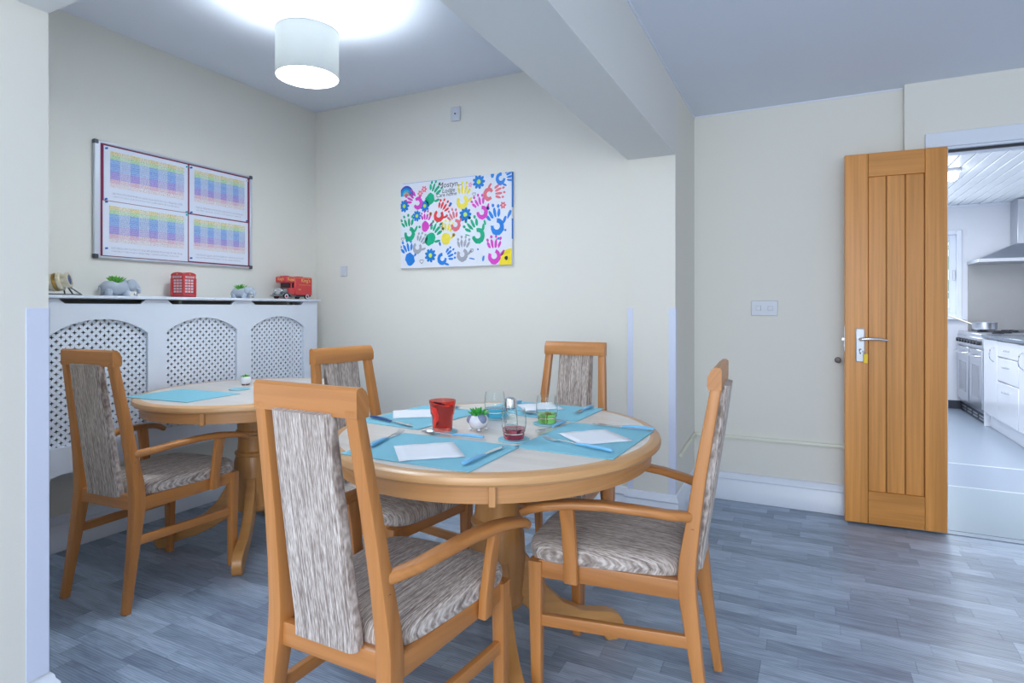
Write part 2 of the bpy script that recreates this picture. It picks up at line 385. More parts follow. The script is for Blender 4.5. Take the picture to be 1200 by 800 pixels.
# doorway lining and architrave, second threshold
bm = new()
box(bm, .575, .655, 3.700, 3.72, 0, 1.994, .002); box(bm, 1.60, 1.68, 3.700, 3.72, 0, 1.994, .002); box(bm, .575, 1.68, 3.700, 3.72, 1.995, 2.07, .002)
struct(link('trim_4', bm, GLOSS))
bm = new(); box(bm, .655, .675, 3.72, 3.90, 0, 1.99); box(bm, 1.58, 1.60, 3.72, 3.90, 0, 1.99); box(bm, .655, 1.60, 3.72, 3.90, 1.985, 2.0)
box(bm, .675, 1.58, 3.76, 3.79, 1.970, 1.985); struct(link('trim_5', bm, GLOSS, smooth=False))
bm = new(); box(bm, .675, 1.58, 3.745, 3.76, 1.972, 1.985); struct(link('trim_6', bm, BLACK, smooth=False))

# ------------------------------------------------------------------ oak door, opened back against the wall
dl = Vector((.662 - .205, 3.668 - 3.641)); dw = dl.length
door = empty('door_1', (.205, 3.634, 0), math.atan2(dl.y, dl.x)); struct(door)
T = .034
def dp(name, *a, mat=OAK, bev=.002, parent=door, axis=None):
    bm = new(); box(bm, *a, bev); return link(name, bm, mat, parent, axis=axis)
dp('door_stile', 0, .108, 0, T, .012, 1.985); dp('door_stile', dw - .095, dw, 0, T, .012, 1.985)
dp('door_rail', .109, dw - .096, 0, T, 1.860, 1.985); dp('door_rail', .109, dw - .096, 0, T, .012, .185)
bw = (dw - .095 - .108) / 3
for i in range(3):
    dp('door_board', .108 + bw * i + .002, .108 + bw * (i + 1) - .002, .009, T - .009, .184, 1.861, bev=.003)
bm = new(); box(bm, .105, dw - .092, .014, T - .014, .15, 1.9); link('door_core', bm, plain('door_groove_shadow_wood', (.25, .11, .03), .6), door)
hp = dp('handle_plate', .050, .092, -.007, 0, .872, 1.052, mat=plain('satin_nickel', (.50, .52, .56), .35, .6), bev=.004)
bm = new(); tube(bm, [(.071, -.007, .995), (.071, -.045, .995), (.078, -.052, .995)], [.010, .009, .009], 12); tube(bm, [(.072, -.050, .996), (.10, -.054, .999), (.15, -.052, .998), (.19, -.048, .992)], [.009, .0085, .0075, .006], 10)
link('lever_handle', bm, CHROME, hp)
bm = new()
for sx, sz in ((.058, 1.042), (.084, 1.042), (.058, .882), (.084, .882)): ball(bm, (sx, -.007, sz), .0035, 1, (1, .4, 1))
link('screw', bm, STEEL, hp)
bm = new(); box(bm, .068, .074, -.0085, -.006, .915, .934); lathe(bm, [(0, 0), (.006, 0), (.006, .002), (0, .002)], 12, Matrix.Translation((.071, -.0065, .938)) @ Matrix.Rotation(radians(90), 4, 'X')); link('keyhole', bm, BLACK, hp)
k = dp('key', .068, .074, -.032, -.006, .925, .940, mat=STEEL, bev=.001); bm = new(); tube(bm, [(.076, -.030, .932), (.088, -.026, .925), (.092, -.02, .915)], .0016, 6); link('key_ring', bm, STEEL, door)
dp('key_tag', .084, .104, -.022, -.018, .868, .918, mat=YEL, bev=.0015)
dp('latch_plate', -.002, 0, .008, .026, .93, 1.06, mat=STEEL, bev=.0004); dp('latch_bolt', -.014, 0, .012, .022, .985, 1.0, mat=STEEL, bev=.001)
for z in (.22, 1.0, 1.76):
    bm = new(); tube(bm, [(dw + .004, T, z - .045), (dw + .004, T, z + .045)], .005, 8); link('hinge', bm, STEEL, door)

# ================================================================== kitchen beyond the doorway
kf = struct(bx('floor_kitchen', .5, 3.0, 3.70, 8.45, -.06, 0, VINYL))
bx('kitchen_floor_edge', .2, .5, 3.90, 8.45, -.06, 0, VINYL, kf); bx('lobby_vinyl', .51, 2.9, 3.755, 4.69, 0, .002, VINYL2, kf); bx('joint_strip', .41, 2.9, 4.69, 5.38, 0, .003, plain('bluish_vinyl', (.25, .31, .40), .3, bump=.1, scale=500), kf)
bm = new(); box(bm, .41, 2.9, 4.68, 4.70, 0, .004, .001); box(bm, .41, 2.9, 5.37, 5.39, 0, .005, .001); link('threshold_bar', bm, plain('threshold_metal', (.6, .64, .7), .3, .3), kf)
wall('wall_kitchen_left', .2, .4, YR + .12, 8.45, 0, 2.5, mat=KWALL); wall('wall_kitchen_right', 2.45, 2.6, YR + .12, 8.45, 0, 2.5, mat=KWALL)
bm = new(); f = lambda u, v, w: Vector((u, 8.35 + w, v))
WX0, WX1, WZ0, WZ1 = .72, 1.61, 1.08, 2.03
plate(bm, [[(.3, 0), (2.6, 0), (2.6, 2.5), (.3, 2.5)], [(WX0, WZ0), (WX0, WZ1), (WX1, WZ1), (WX1, WZ0)]], .12, f); struct(link('wall_kitchen_far', bm, KWALL, smooth=False))
kc = struct(bx('ceiling_kitchen', .3, 2.6, YR + .12, 8.45, 2.37, 2.47, KBOARD))
b0 = None
for i in range(21):
    if b0 is None: b0 = bx('ceiling_board', .004, .096, YR + .13, 8.35, 2.352, 2.371, KBOARD, kc, bev=.004); o = b0
    else: o = b0.copy(); COL.objects.link(o)
    o.location = (.4 + i * .1, 0, 0)
bm = new(); box(bm, .4, 2.45, 8.335, 8.35, 2.325, 2.352, .003); struct(link('trim_7', bm, GLOSS))
skirt('baseboard_kitchen', [(.4, 8.35), (1.66, 8.35)], plain('dark_skirting', (.04, .045, .06), .5), [(0, 0), (.015, 0), (.015, .09), (0, .095)])
# window
wn = empty('window_1', (0, 8.35, 0)); struct(wn)
def frame(bm, x0, x1, z0, z1, w, y0, y1, bev=.003):
    box(bm, x0, x0 + w, y0, y1, z0, z1, bev); box(bm, x1 - w, x1, y0, y1, z0, z1, bev); box(bm, x0 + w, x1 - w, y0, y1, z0, z0 + w, bev); box(bm, x0 + w, x1 - w, y0, y1, z1 - w, z1, bev)
bm = new(); frame(bm, WX0 - .03, WX1 + .03, WZ0 - .03, WZ1 + .03, .05, -.02, .03); link('window_frame', bm, GLOSS, wn)
bm = new(); frame(bm, WX0 + .02, WX1 - .02, WZ0 + .02, WZ1 - .02, .06, .01, .06); link('window_sash', bm, GLOSS, wn)
bm = new(); box(bm, WX0 + .08, WX1 - .08, .03, .036, WZ0 + .08, WZ1 - .08); link('pane', bm, glass('window_glass', (1, 1, 1), ior=1.02), wn)
bm = new(); box(bm, WX1 - .05, WX1 - .03, -.01, .01, 1.48, 1.60, .003); link('window_handle', bm, STEEL, wn)
bm = new(); box(bm, WX0 - .06, WX1 + .06, -.09, 0, WZ0 - .05, WZ0 - .03, .004); link('window_sill', bm, GLOSS, wn)
# hedge outside
bm = new(); rnd = random.Random(3)
for i in range(900):
    c = Vector((rnd.uniform(-.6, 3.2), rnd.uniform(10.2, 10.7), rnd.uniform(.1, 2.3))); a = rnd.uniform(0, 6.28); s = rnd.uniform(.05, .11)
    u = Vector((cos(a), .3 * sin(a), sin(a))) * s; v = Vector((-sin(a), rnd.uniform(-.6, .6), cos(a))) * s * .6
    bm.faces.new([bm.verts.new(c + p) for p in (u, v, -u, -v)])
tag(link('hedge', bm, plain('hedge_leaf', (.22, .40, .12), .6, vary=.4, scale=9), smooth=False), 'green hedge leaves outside the kitchen window', 'hedge', kind='stuff')

# range cooker: front faces -X at x=1.60
CX = 1.60
ck = empty('range_cooker', (CX, 7.24, 0), 0, 'stainless steel range cooker with a row of dark knobs, in the kitchen corner', 'cooker')
def kp(name, a, mat, parent, bev=.004, **k):
    bm = new(); box(bm, *a, bev); return link(name, bm, mat, parent, **k)
LEN_C = 1.06
kp('cooker_body', (.02, .60, 0, LEN_C, .10, .86), STEEL, ck); kp('hob_top', (0, .60, 0, LEN_C, .86, .90), STEEL, ck)
kp('control_panel', (-.008, .02, 0, LEN_C, .76, .86), STEEL, ck)
bm = new(); box(bm, .03, .05, 0, LEN_C, .0, .10)
link('plinth', bm, BLACK, ck)
for i in range(4):
    for j in range(2):
        kp('vent_slot', (.024, .030, .12 + i * .24, .28 + i * .24, .025 + j * .03, .04 + j * .03), STEEL, ck, bev=.001)
for i in range(8):
    bm = new(); lathe(bm, [(0, 0), (.022, 0), (.021, .03), (.012, .032), (0, .032)], 14, Matrix.Translation((-.008, .10 + i * .122, .81)) @ Matrix.Rotation(radians(-90), 4, 'Y')); link('knob', bm, BLACK if i % 1 == 0 else CHROME, ck)
for y0, y1 in ((.02, .50), (.54, 1.04)):
    d = kp('oven_door', (-.012, .02, y0, y1, .15, .74), STEEL, ck); 
    kp('oven_window', (-.014, -.010, y0 + .10, y1 - .10, .25, .58), plain('oven_glass', (.25, .26, .30), .1), d, bev=.001)
    bm = new(); tube(bm, [(-.012, y0 + .05, .68), (-.05, y0 + .05, .68), (-.05, y1 - .05, .68), (-.012, y1 - .05, .68)], .009, 8); link('oven_handle', bm, CHROME, d)
for (hx, hy) in ((.17, .25), (.43, .25), (.17, .8), (.43, .8), (.3, .52)):
    bm = new(); frm = [(0, .9), (.05, .9), (.05, .912), (.03, .918), (0, .918)]; lathe(bm, frm, 16, Matrix.Translation((hx, hy, 0))); link('burner', bm, BLACK, ck)
    bm = new(); box(bm, hx - .1, hx + .1, hy - .006, hy + .006, .918, .926); box(bm, hx - .006, hx + .006, hy - .1, hy + .1, .918, .926); link('pan_support', bm, BLACK, ck)
# base cabinets along the same run
def handle_bow(bm, x, ya, za, yb, zb):
    tube(bm, [(x, ya, za), (x - .028, ya + (yb - ya) * .2, za + (zb - za) * .2), (x - .034, (ya + yb) / 2, (za + zb) / 2), (x - .028, ya + (yb - ya) * .8, za + (zb - za) * .8), (x, yb, zb)], .006, 8)
cb = empty('base_cabinet', (CX, 6.80, 0), 0, 'gloss white base cabinet with one door, next to the steel cooker', 'cabinet')
kp('cabinet_body', (.02, .6, 0, .42, .12, .865), CABW, cb, bev=.002); kp('plinth', (.05, .07, 0, .44, 0, .12), CABW, cb, bev=.001); kp('end_panel', (0, .6, .425, .438, 0, .865), CABW, cb, bev=.002)
d = kp('cabinet_door', (0, .02, .003, .42, .14, .86), CABW, cb); bm = new(); handle_bow(bm, 0, .10, .66, .10, .80); link('door_handle', bm, CHROME, d)
db = empty('drawer_cabinet', (CX, 6.20, 0), 0, 'gloss white cabinet with three drawers and bow handles, nearer than the one-door unit', 'cabinet')
kp('cabinet_body', (.02, .6, 0, .60, .12, .865), CABW, db, bev=.002); kp('plinth', (.05, .07, 0, .60, 0, .12), CABW, db, bev=.001)
for z0, z1 in ((.72, .86), (.50, .712), (.14, .492)):
    d = kp('drawer', (0, .02, .003, .597, z0, z1), CABW, db); bm = new(); zc = z1 - .07; handle_bow(bm, 0, .36, zc, .24, zc - .005); link('drawer_handle', bm, CHROME, d)
o = kp('worktop', (CX - .02, 2.44, 5.4, 7.235, .872, .902), WTOP, None); tag(o, 'dark glossy worktop running over the white kitchen cabinets', 'worktop')
db2 = empty('base_cabinet', (CX, 5.42, 0), 0, 'gloss white base cabinet at the near end of the kitchen run', 'cabinet')
kp('cabinet_body', (.02, .6, 0, .775, .12, .865), CABW, db2, bev=.002); kp('plinth', (.05, .07, 0, .775, 0, .12), CABW, db2, bev=.001); d = kp('cabinet_door', (0, .02, .003, .772, .14, .86), CABW, db2)
bm = new(); handle_bow(bm, 0, .66, .66, .66, .80); link('door_handle', bm, CHROME, d)
o = kp('splashback', (1.70, 2.44, 8.335, 8.348, .90, 1.66), STEELP, None, bev=.001); tag(o, 'plain brushed steel splashback panel below the cooker hood', 'splashback')
hd = empty('cooker_hood', (2.21, 8.34, 0), 0, 'stainless steel chimney cooker hood with sloping canopy', 'cooker hood')
bm = new(); z0, z1, z2 = 1.655, 1.69, 1.86
q = [[(-.52, -.5), (.23, -.5), (.23, 0), (-.52, 0)]] * 2 + [[(-.14, -.26), (.14, -.26), (.14, 0), (-.14, 0)]]
R = [[bm.verts.new((a, b, z)) for a, b in qq] for qq, z in zip(q, (z0, z1, z2))]
for A, B in zip(R, R[1:]):
    for j in range(4): bm.faces.new((A[j], A[(j+1) % 4], B[(j+1) % 4], B[j]))
bm.faces.new(R[0]); bm.faces.new(R[2]); link('canopy', bm, STEEL, hd, smooth=False)
kp('flue', (-.13, .13, -.25, 0, 1.85, 2.345), STEEL, hd, bev=.006)
sp = empty('saucepan', (1.78, 8.02, .926), 0, 'steel saucepan with a raised handle on the cooker', 'saucepan')
bm = new(); lathe(bm, [(0, 0), (.10, 0), (.108, .008), (.110, .075), (.114, .08), (.106, .08), (.104, .01), (0, .008)], 28); link('pan_bowl', bm, STEEL, sp)
bm = new(); tube(bm, [(-.105, .02, .06), (-.18, .05, .095), (-.30, .09, .15)], [.007, .008, .011], 8); link('pan_handle', bm, CREAMM, sp)
kl = empty('ceiling_light', (1.15, 6.2, 2.35), 0, 'small bright round ceiling light in the boarded kitchen ceiling', 'ceiling light')
bm = new(); lathe(bm, [(0, 0), (.07, 0), (.07, -.02), (.05, -.03), (0, -.03)], 20); link('light_base', bm, WPLAS, kl)
bm = new(); ball(bm, (0, 0, -.05), .05, 2); link('light_globe', bm, glow('kitchen_globe', (1, 1, 1), 12), kl)

# ================================================================== radiator cover
RC = -2.995; RY0, RY1 = 1.30, 3.015
rc = empty('radiator_cover', (RC, 0, 0), 0, 'long white radiator cover with three arched lattice grilles on the left wall', 'radiator cover')
GR = [(1.41, 1.852), (1.948, 2.378), (2.476, 2.898)]; GB = .53
def arch(y0, y1, zs=1.035, zt=1.108, n=18):
    c = (y0 + y1) / 2; h = (y1 - y0) / 2; s = zt - zs; R = (h*h + s*s) / (2*s); zc = zt - R; a = math.asin(h / R)
    return [(y0, GB), (y1, GB)] + [(c + R * sin(a - 2*a*i/n), zc + R * cos(a - 2*a*i/n)) for i in range(n + 1)]
outl = [(RY0, 0), (1.39, 0), (1.39, .34), (1.40, .375), (1.425, .40), (1.46, .41)]
outl += [(2.86, .41), (2.895, .40), (2.92, .375), (2.93, .34), (2.93, 0), (RY1, 0), (RY1, 1.203)]
for y0, y1 in ((2.48, 2.895), (1.955, 2.365), (1.45, 1.84)):
    outl += [(y1, 1.203), (y1 - .025, 1.181), (y0 + .025, 1.181), (y0, 1.203)]
outl += [(RY0, 1.203)]
bm = new(); plate(bm, [outl] + [arch(*g)[::-1] for g in GR], -.018, lambda u, v, w: Vector((w, u, v))); link('front_panel', bm, GLOSS, rc, smooth=False)
kp('side_panel', (XL - RC + .001, -.018, RY1 - .018, RY1 - .001, 0, 1.203), GLOSS, rc, bev=.001); kp('side_panel', (XL - RC + .001, -.018, RY0 + .001, RY0 + .018, 0, 1.203), GLOSS, rc, bev=.001)
kp('shelf', (XL - RC + .001, .022, RY0 - .01, RY1 + .018, 1.204, 1.220), GLOSS, rc, bev=.004)
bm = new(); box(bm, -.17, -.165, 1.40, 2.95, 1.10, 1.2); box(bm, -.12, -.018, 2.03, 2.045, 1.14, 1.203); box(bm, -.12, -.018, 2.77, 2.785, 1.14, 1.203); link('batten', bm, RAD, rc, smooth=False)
# lattice of white laths with pointed star holes
def lattice(y0, y1, z0, z1):
    bm = new(); a = .0185; r = .0112; ri = .0042
    cache = {}
    def V(p, x):
        k = (round(p[0], 5), round(p[1], 5), x)
        if k not in cache: cache[k] = bm.verts.new((x, p[0], p[1]))
        return cache[k]
    nj = int((z1 - z0) / a) + 1; ni = int((y1 - y0) / a) + 1
    for j in range(nj + 1):
        for i in range(ni + 1):
            if (i + j) % 2: continue
            cy, cz = y0 + i * a, z0 + j * a
            Cn = [(cy + a, cz), (cy, cz + a), (cy - a, cz), (cy, cz - a)]; Tn = [(cy + r, cz), (cy, cz + r), (cy - r, cz), (cy, cz - r)]
            In = [(cy + ri*.75, cz + ri*.75), (cy - ri*.75, cz + ri*.75), (cy - ri*.75, cz - ri*.75), (cy + ri*.75, cz - ri*.75)]
            if cy - a < y0 - .012 or cy + a > y1 + .012 or cz + a > z1 + .01 or cz - a < z0 - .01: continue
            for s in range(4):
                t = (s + 1) % 4
                c0, c1, t0, t1, ii = V(Cn[s], 0), V(Cn[t], 0), V(Tn[s], 0), V(Tn[t], 0), V(In[s], 0)
                bm.faces.new((c0, c1, ii)); bm.faces.new((c0, ii, t0)); bm.faces.new((c1, t1, ii))
                bt0, bt1, bi = V(Tn[s], -.005), V(Tn[t], -.005), V(In[s], -.005)
                bm.faces.new((t0, ii, bi, bt0)); bm.faces.new((ii, t1, bt1, bi))
    return bm
for y0, y1 in GR:
    o = link('lattice_grille', lattice(y0 - .015, y1 + .015, GB - .02, 1.13), GLOSS, rc, smooth=False); o.location = (-.0185, 0, 0)
    o['kind'] = 'stuff'
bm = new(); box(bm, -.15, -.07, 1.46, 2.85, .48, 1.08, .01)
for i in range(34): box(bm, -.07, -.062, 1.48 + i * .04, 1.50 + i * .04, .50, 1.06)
o = link('radiator', bm, plain('shaded_radiator_paint', (.20, .21, .23), .6), None, loc=(RC, 0, 0)); tag(o, 'panel radiator coloured dark as if shaded, seen through the lattice of the white cover', 'radiator')  # shade inside the cover is put into this dark radiator colour

# ================================================================== whiteboard with four charts
WBX = XL
wbd = empty('notice_board', (WBX, 1.704, 1.425), 0, 'aluminium framed notice board with four colour-coded timetable sheets', 'notice board')
BW, BH = .915, .57
def wbp(name, x0, x1, y0, y1, z0, z1, mat, bev=.001, parent=None): return kp(name, (x0, x1, y0, y1, z0, z1), mat, parent or wbd, bev=bev)
wbp('backing', .001, .012, 0, BW, 0, BH, MAROON)
wbp('frame_side', .002, .020, -.012, .018, -.012, BH + .012, ALU, .003); wbp('frame_side', .002, .020, BW - .006, BW + .012, -.012, BH + .012, ALU, .003)
wbp('frame_rail', .002, .018, .018, BW - .006, BH, BH + .012, ALU, .003); wbp('frame_rail', .002, .018, .018, BW - .006, -.012, 0, ALU, .003)
for yy in (-.014, BW - .010):
    for zz in (-.014, BH - .010): wbp('corner_cap', .001, .022, yy, yy + .024, zz, zz + .024, plain('dark_cap', (.08, .09, .12), .4), .004)
CH = attr_mat('printed_chart', .5)
rowc = [(.90, .78, .35), (.55, .82, .45), (.24, .52, .90), (.20, .42, .88), (.24, .46, .90), (.36, .30, .82), (.45, .30, .80), (.90, .58, .72), (.95, .82, .86)]
def chart(y0, y1, z0, z1):
    bm = new(); cl = bm.loops.layers.float_color.new('print')
    def quad(ya, yb, za, zb, x, c, al):
        f = bm.faces.new([bm.verts.new((x, yy, zz)) for yy, zz in ((ya, za), (yb, za), (yb, zb), (ya, zb))])
        for l in f.loops: l[cl] = (c[0], c[1], c[2], al)
    box_v = bmesh.ops.create_cube(bm, size=1)['verts']
    for v in box_v: v.co = Vector((.0145 + v.co.x * .001, (y0+y1)/2 + v.co.y*(y1-y0), (z0+z1)/2 + v.co.z*(z1-z0)))
    for v in box_v:
        for l in v.link_loops: l[cl] = (.80, .83, .95, 0)
    a, b = y0 + .03, y1 - .022; ta, tb = z1 - .022, z0 + .070; nc, nr = 8, 18
    for i in range(nc):
        for j in range(nr):
            c = rowc[min(8, int(j / nr * 9))]; k = .14 if i % 2 == 0 else .5
            c = [x * (1 - k) + .93 * k for x in c]
            ya = a + (b - a) * i / nc; zb_ = ta + (tb - ta) * j / nr; za_ = ta + (tb - ta) * (j + 1) / nr
            quad(ya + .0006, ya + (b - a) / nc - .0004, za_ + .0007, zb_, .0155, c, .8)
    quad(a + .01, b - .01, z0 + .035, z0 + .045, .0155, (.80, .83, .95), .8); quad(a + .01, b - .03, z0 + .020, z0 + .028, .0155, (.80, .83, .95), .8)
    return bm
P4 = [(.035, .488, .285, .562), (.498, BW - .022, .285, .562), (.030, .488, .004, .282), (.495, BW - .018, .008, .278)]
for p in P4: link('chart_sheet', chart(*p), CH, wbd, smooth=False)
PIN = plain('blue_pin', (.02, .12, .5), .3); PINT = plain('teal_pin', (.05, .5, .6), .3)
for py_, pz, m in ((.045, .548, PIN), (.480, .548, PINT), (.505, .548, PIN), (.885, .545, WPLAS), (.043, .290, PIN), (.045, .276, PIN), (.478, .288, PINT), (.480, .272, PINT), (.506, .290, PIN), (.885, .29, PIN), (.045, .04, PIN), (.505, .025, PIN)):
    bm = new(); lathe(bm, [(0, 0), (.005, 0), (.004, .004), (.0055, .009), (0, .010)], 10, Matrix.Translation((.016, py_, pz)) @ Matrix.Rotation(radians(90), 4, 'Y')); link('push_pin', bm, m, wbd)

# ================================================================== handprint canvas
CW, CHt = .83, .565
cv = empty('painted_canvas', (-2.408, YB, 1.423), 0, 'white canvas covered in coloured handprints and flowers with handwritten words', 'painting')
kp('canvas', (0, CW, -.024, -.001, 0, CHt), plain('white_canvas', (.80, .82, .90), .7, bump=.2, scale=900), cv, bev=.002)
BLU = plain('blue_paint', (.01, .20, .70), .5)
bm = new(); box(bm, CW - .001, CW + .0008, -.0235, -.004, CHt * .62, CHt); box(bm, CW - .001, CW + .0008, -.0235, -.006, CHt * .28, CHt * .5); box(bm, .02, CW * .7, -.0235, -.01, CHt - .001, CHt + .0006); link('painted_edge', bm, BLU, cv, smooth=False)
def cvp(x, y):
    s = (x - 60) / 765; top = 165 - 100 * s; bot = 735 - 45 * s
    return (s * 3.919 / (s * 3.919 + (1 - s) * 3.55) * CW, (1 - (y - top) / (bot - top)) * CHt)
PM = {}
def paint(c):
    if c not in PM: PM[c] = plain('poster_paint', c, .5, vary=.15, scale=60)
    return PM[c]
def blob(bm, cx, cz, rx, rz, ang=0, n=14, wob=.1, lift=0, rnd=random):
    pts = []
    for i in range(n):
        t = 2 * pi * i / n; k = 1 + rnd.uniform(-wob, wob); a, b = rx * cos(t) * k, rz * sin(t) * k
        pts.append((cx + a * cos(ang) - b * sin(ang), cz + a * sin(ang) + b * cos(ang)))
    pts = [(min(CW - .001, max(.001, u)), min(CHt - .001, max(.001, v))) for u, v in pts]
    A = [bm.verts.new((u, -.0248 - lift, v)) for u, v in pts]; bm.faces.new(A)
    B = [bm.verts.new((u, -.0240, v)) for u, v in pts]
    for i in range(n): bm.faces.new((A[i], A[(i+1) % n], B[(i+1) % n], B[i]))
def cresc(bm, cx, cz, r, ang, th):
    n = 22; out = []; inn = []
    a0 = ang + radians(38); a1 = ang + radians(322)
    for i in range(n + 1):
        t = a0 + (a1 - a0) * i / n; k = 1 + random.uniform(-.05, .05)
        out.append((cx + r * cos(t) * k, cz + r * 1.1 * sin(t) * k)); inn.append((cx + r * .12 * cos(ang) + r * th * cos(t), cz + r * .12 * sin(ang) + r * th * sin(t)))
    vo = [bm.verts.new((u, -.0249, v)) for u, v in out]; vi = [bm.verts.new((u, -.0249, v)) for u, v in inn]
    for i in range(n): bm.faces.new((vo[i], vo[i+1], vi[i+1], vi[i]))
def hand(px, py, fx, fy, c, size=1.0, style='c', flip=1):
    u, v = cvp(px, py); fu, fv = cvp(fx, fy); a = math.atan2(fv - v, fu - u); r = .038 * size
    bm = new()
    if style == 'c': cresc(bm, u, v, r, a + .35 * flip, .45)
    elif style == 's': blob(bm, u, v, r, r * .85, a)
    for i, (off, L) in enumerate(((-.52, .95), (-.18, 1.15), (.16, 1.12), (.48, .88))):
        b = a + off * .95; d = r * 1.75; L2 = r * L * .58
        blob(bm, u + cos(b) * (d + L2 * .2), v + sin(b) * (d + L2 * .2), L2, r * .215, b, 10, .15)
        b2 = a + off * .8; blob(bm, u + cos(b2) * (d + L2 * 1.7), v + sin(b2) * (d + L2 * 1.7), r * .26, r * .20, b2, 8, .1)
    b = a - 1.25 * flip; blob(bm, u + cos(b) * r * 1.35, v + sin(b) * r * 1.35, r * .55, r * .2, b + .5 * flip, 10, .1)
    link('hand_print', bm, paint(c), cv, smooth=False)
MG, GN, RD, CO, YE, BL, GY, TQ = (.72, .06, .55), (.0, .42, .22), (.78, .04, .05), (.75, .16, .22), (.93, .75, .08), (.01, .22, .72), (.38, .39, .46), (.05, .45, .5)
for a in ((180, 290, 122, 248, MG), (262, 262, 300, 180, GN, 1.1, 's'), (485, 275, 495, 190, YE, 1.1), (322, 372, 362, 290, RD), (230, 445, 234, 370, MG, .9, 's'), (622, 345, 588, 262, MG, 1.05),
          (665, 220, 745, 196, CO, 1.0, 'c', -1), (748, 115, 800, 92, BL, .9), (726, 438, 692, 345, BL, 1.25), (122, 500, 104, 410, GN, 1.15), (595, 500, 535, 415, GN, 1.2), (262, 530, 300, 462, GN, 1.15, 's'),
          (372, 525, 378, 460, YE, 1.05, 's'), (175, 592, 208, 520, GY, .95), (485, 632, 490, 560, GY, 1.05), (706, 638, 702, 550, MG, 1.15), (125, 668, 100, 590, BL, 1.15, 's'), (440, 432, 412, 360, CO, .95), (345, 662, 425, 610, BL, .95)): hand(*a)
def flower(px, py, r, c, cc=(.55, .75, .10), n=9):
    u, v = cvp(px, py); r = r / 765 * CW; bm = new()
    for i in range(n):
        t = 2 * pi * i / n; blob(bm, u + cos(t) * r * .68, v + sin(t) * r * .72, r * .36, r * .24, t, 9, .08)
    blob(bm, u, v, r * .68, r * .72, 0, 14, .04, .0001); f = link('painted_flower', bm, paint(c), cv, smooth=False)
    bm = new(); blob(bm, u, v, r * .32, r * .34, 0, 12, .05, .0004); link('flower_centre', bm, paint(cc), f, smooth=False)
for a in ((85, 312, 36), (226, 308, 34), (172, 376, 32), (505, 360, 40), (598, 138, 40), (265, 640, 40)): flower(*a, (.0, .20, .62))
flower(195, 225, 20, (.85, .18, .30), (.9, .6, .6), 6); flower(222, 195, 20, (.85, .15, .25), (.9, .6, .6), 6); flower(765, 292, 20, (.75, .12, .20), (.9, .5, .5), 6); flower(540, 160, 15, (.8, .3, .6), (.9, .6, .8), 5)
bm = new(); u, v = cvp(100, 245)
for i, (r1, c) in enumerate(((.060, (.05, .08, .45)), (.048, (.0, .25, .65)), (.036, (.05, .45, .7)), (.024, (.6, .45, .3)), (.014, (.6, .15, .2)))):
    b2 = new(); n = 14
    A = [b2.verts.new((max(.002, u + r1 * cos(pi * k / n)), -.0246 - i * .0001, v + r1 * sin(pi * k / n) * 1.15)) for k in range(n + 1)]; b2.faces.new(A); link('rainbow_band', b2, paint(c), cv, smooth=False)
bm.free()
bm = new(); uu, vv = cvp(825, 690); n = 12
A = [bm.verts.new((CW - .001, -.0248, .001))] + [bm.verts.new((CW - .001 - .085 * cos(pi/2 * k / n) * 1.0, -.0248, .001 + .10 * sin(pi/2 * k / n) ** .8)) for k in range(n + 1)]; bm.faces.new(A); link('painted_sun', bm, paint((.95, .72, .02)), cv, smooth=False)
bm = new(); blob(bm, CW - .038, .045, .012, .013, 0, 8, .3, .0003); link('sun_mark', bm, BLACK, cv, smooth=False)
bm = new()
for px, py, rx, rz, an in ((808, 350, .030, .010, 1.1), (630, 650, .018, .008, 1.4), (550, 655, .02, .005, -.2), (780, 458, .008, .007, 0), (690, 92, .012, .022, 0), (735, 515, .012, .008, .5), (592, 592, .006, .007, 0), (330, 560, .008, .014, .3), (404, 290, .011, .011, 0)): u, v = cvp(px, py); blob(bm, u, v, rx, rz, an, 9, .2)
link('paint_dab', bm, paint((.02, .22, .66)), cv, smooth=False)
bm = new()
for px, py, rx, rz, an in ((520, 498, .020, .004, -.3), (640, 410, .008, .016, .2), (190, 450, .01, .01, 0)): u, v = cvp(px, py); blob(bm, u, v, rx, rz, an, 9, .2)
link('paint_dab', bm, paint(GN), cv, smooth=False)
bm = new()
for px, py, rx in ((265, 362, .014), (425, 497, .011)): u, v = cvp(px, py); blob(bm, u, v, rx, rx, 0, 10, .1)
link('paint_dab', bm, paint((.80, .45, .12)), cv, smooth=False)
INK = plain('black_ink', (.03, .03, .05), .6)
def heart(px, py, s):
    u, v = cvp(px, py); bm = new(); pts = []
    for i in range(17):
        t = 2 * pi * i / 16; pts.append((u + s * .06 * 16 * sin(t) ** 3, -.0250, v + s * .06 * (13 * cos(t) - 5 * cos(2*t) - 2 * cos(3*t) - cos(4*t))))
    tube(bm, pts, .0014, 4); link('drawn_heart', bm, INK, cv, smooth=False)
heart(566, 222, .013); heart(205, 682, .016); heart(340, 435, .014); heart(550, 600, .013); heart(75, 535, .013)
def ct(s, px, py, size, sh=.15, rot=.06):
    u, v = cvp(px, py); return text('handwriting', s, size, INK, cv, Matrix.Translation((u, -.0252, v)) @ Matrix.Rotation(rot, 4, 'Y') @ Matrix.Rotation(radians(90), 4, 'X'), .0003, 'LEFT', sh)
ct('Mostyn...', 318, 188, .050, rot=-.03); ct('Lodge', 345, 220, .040, rot=-.03); ct('Care home', 305, 250, .034, rot=-.03)

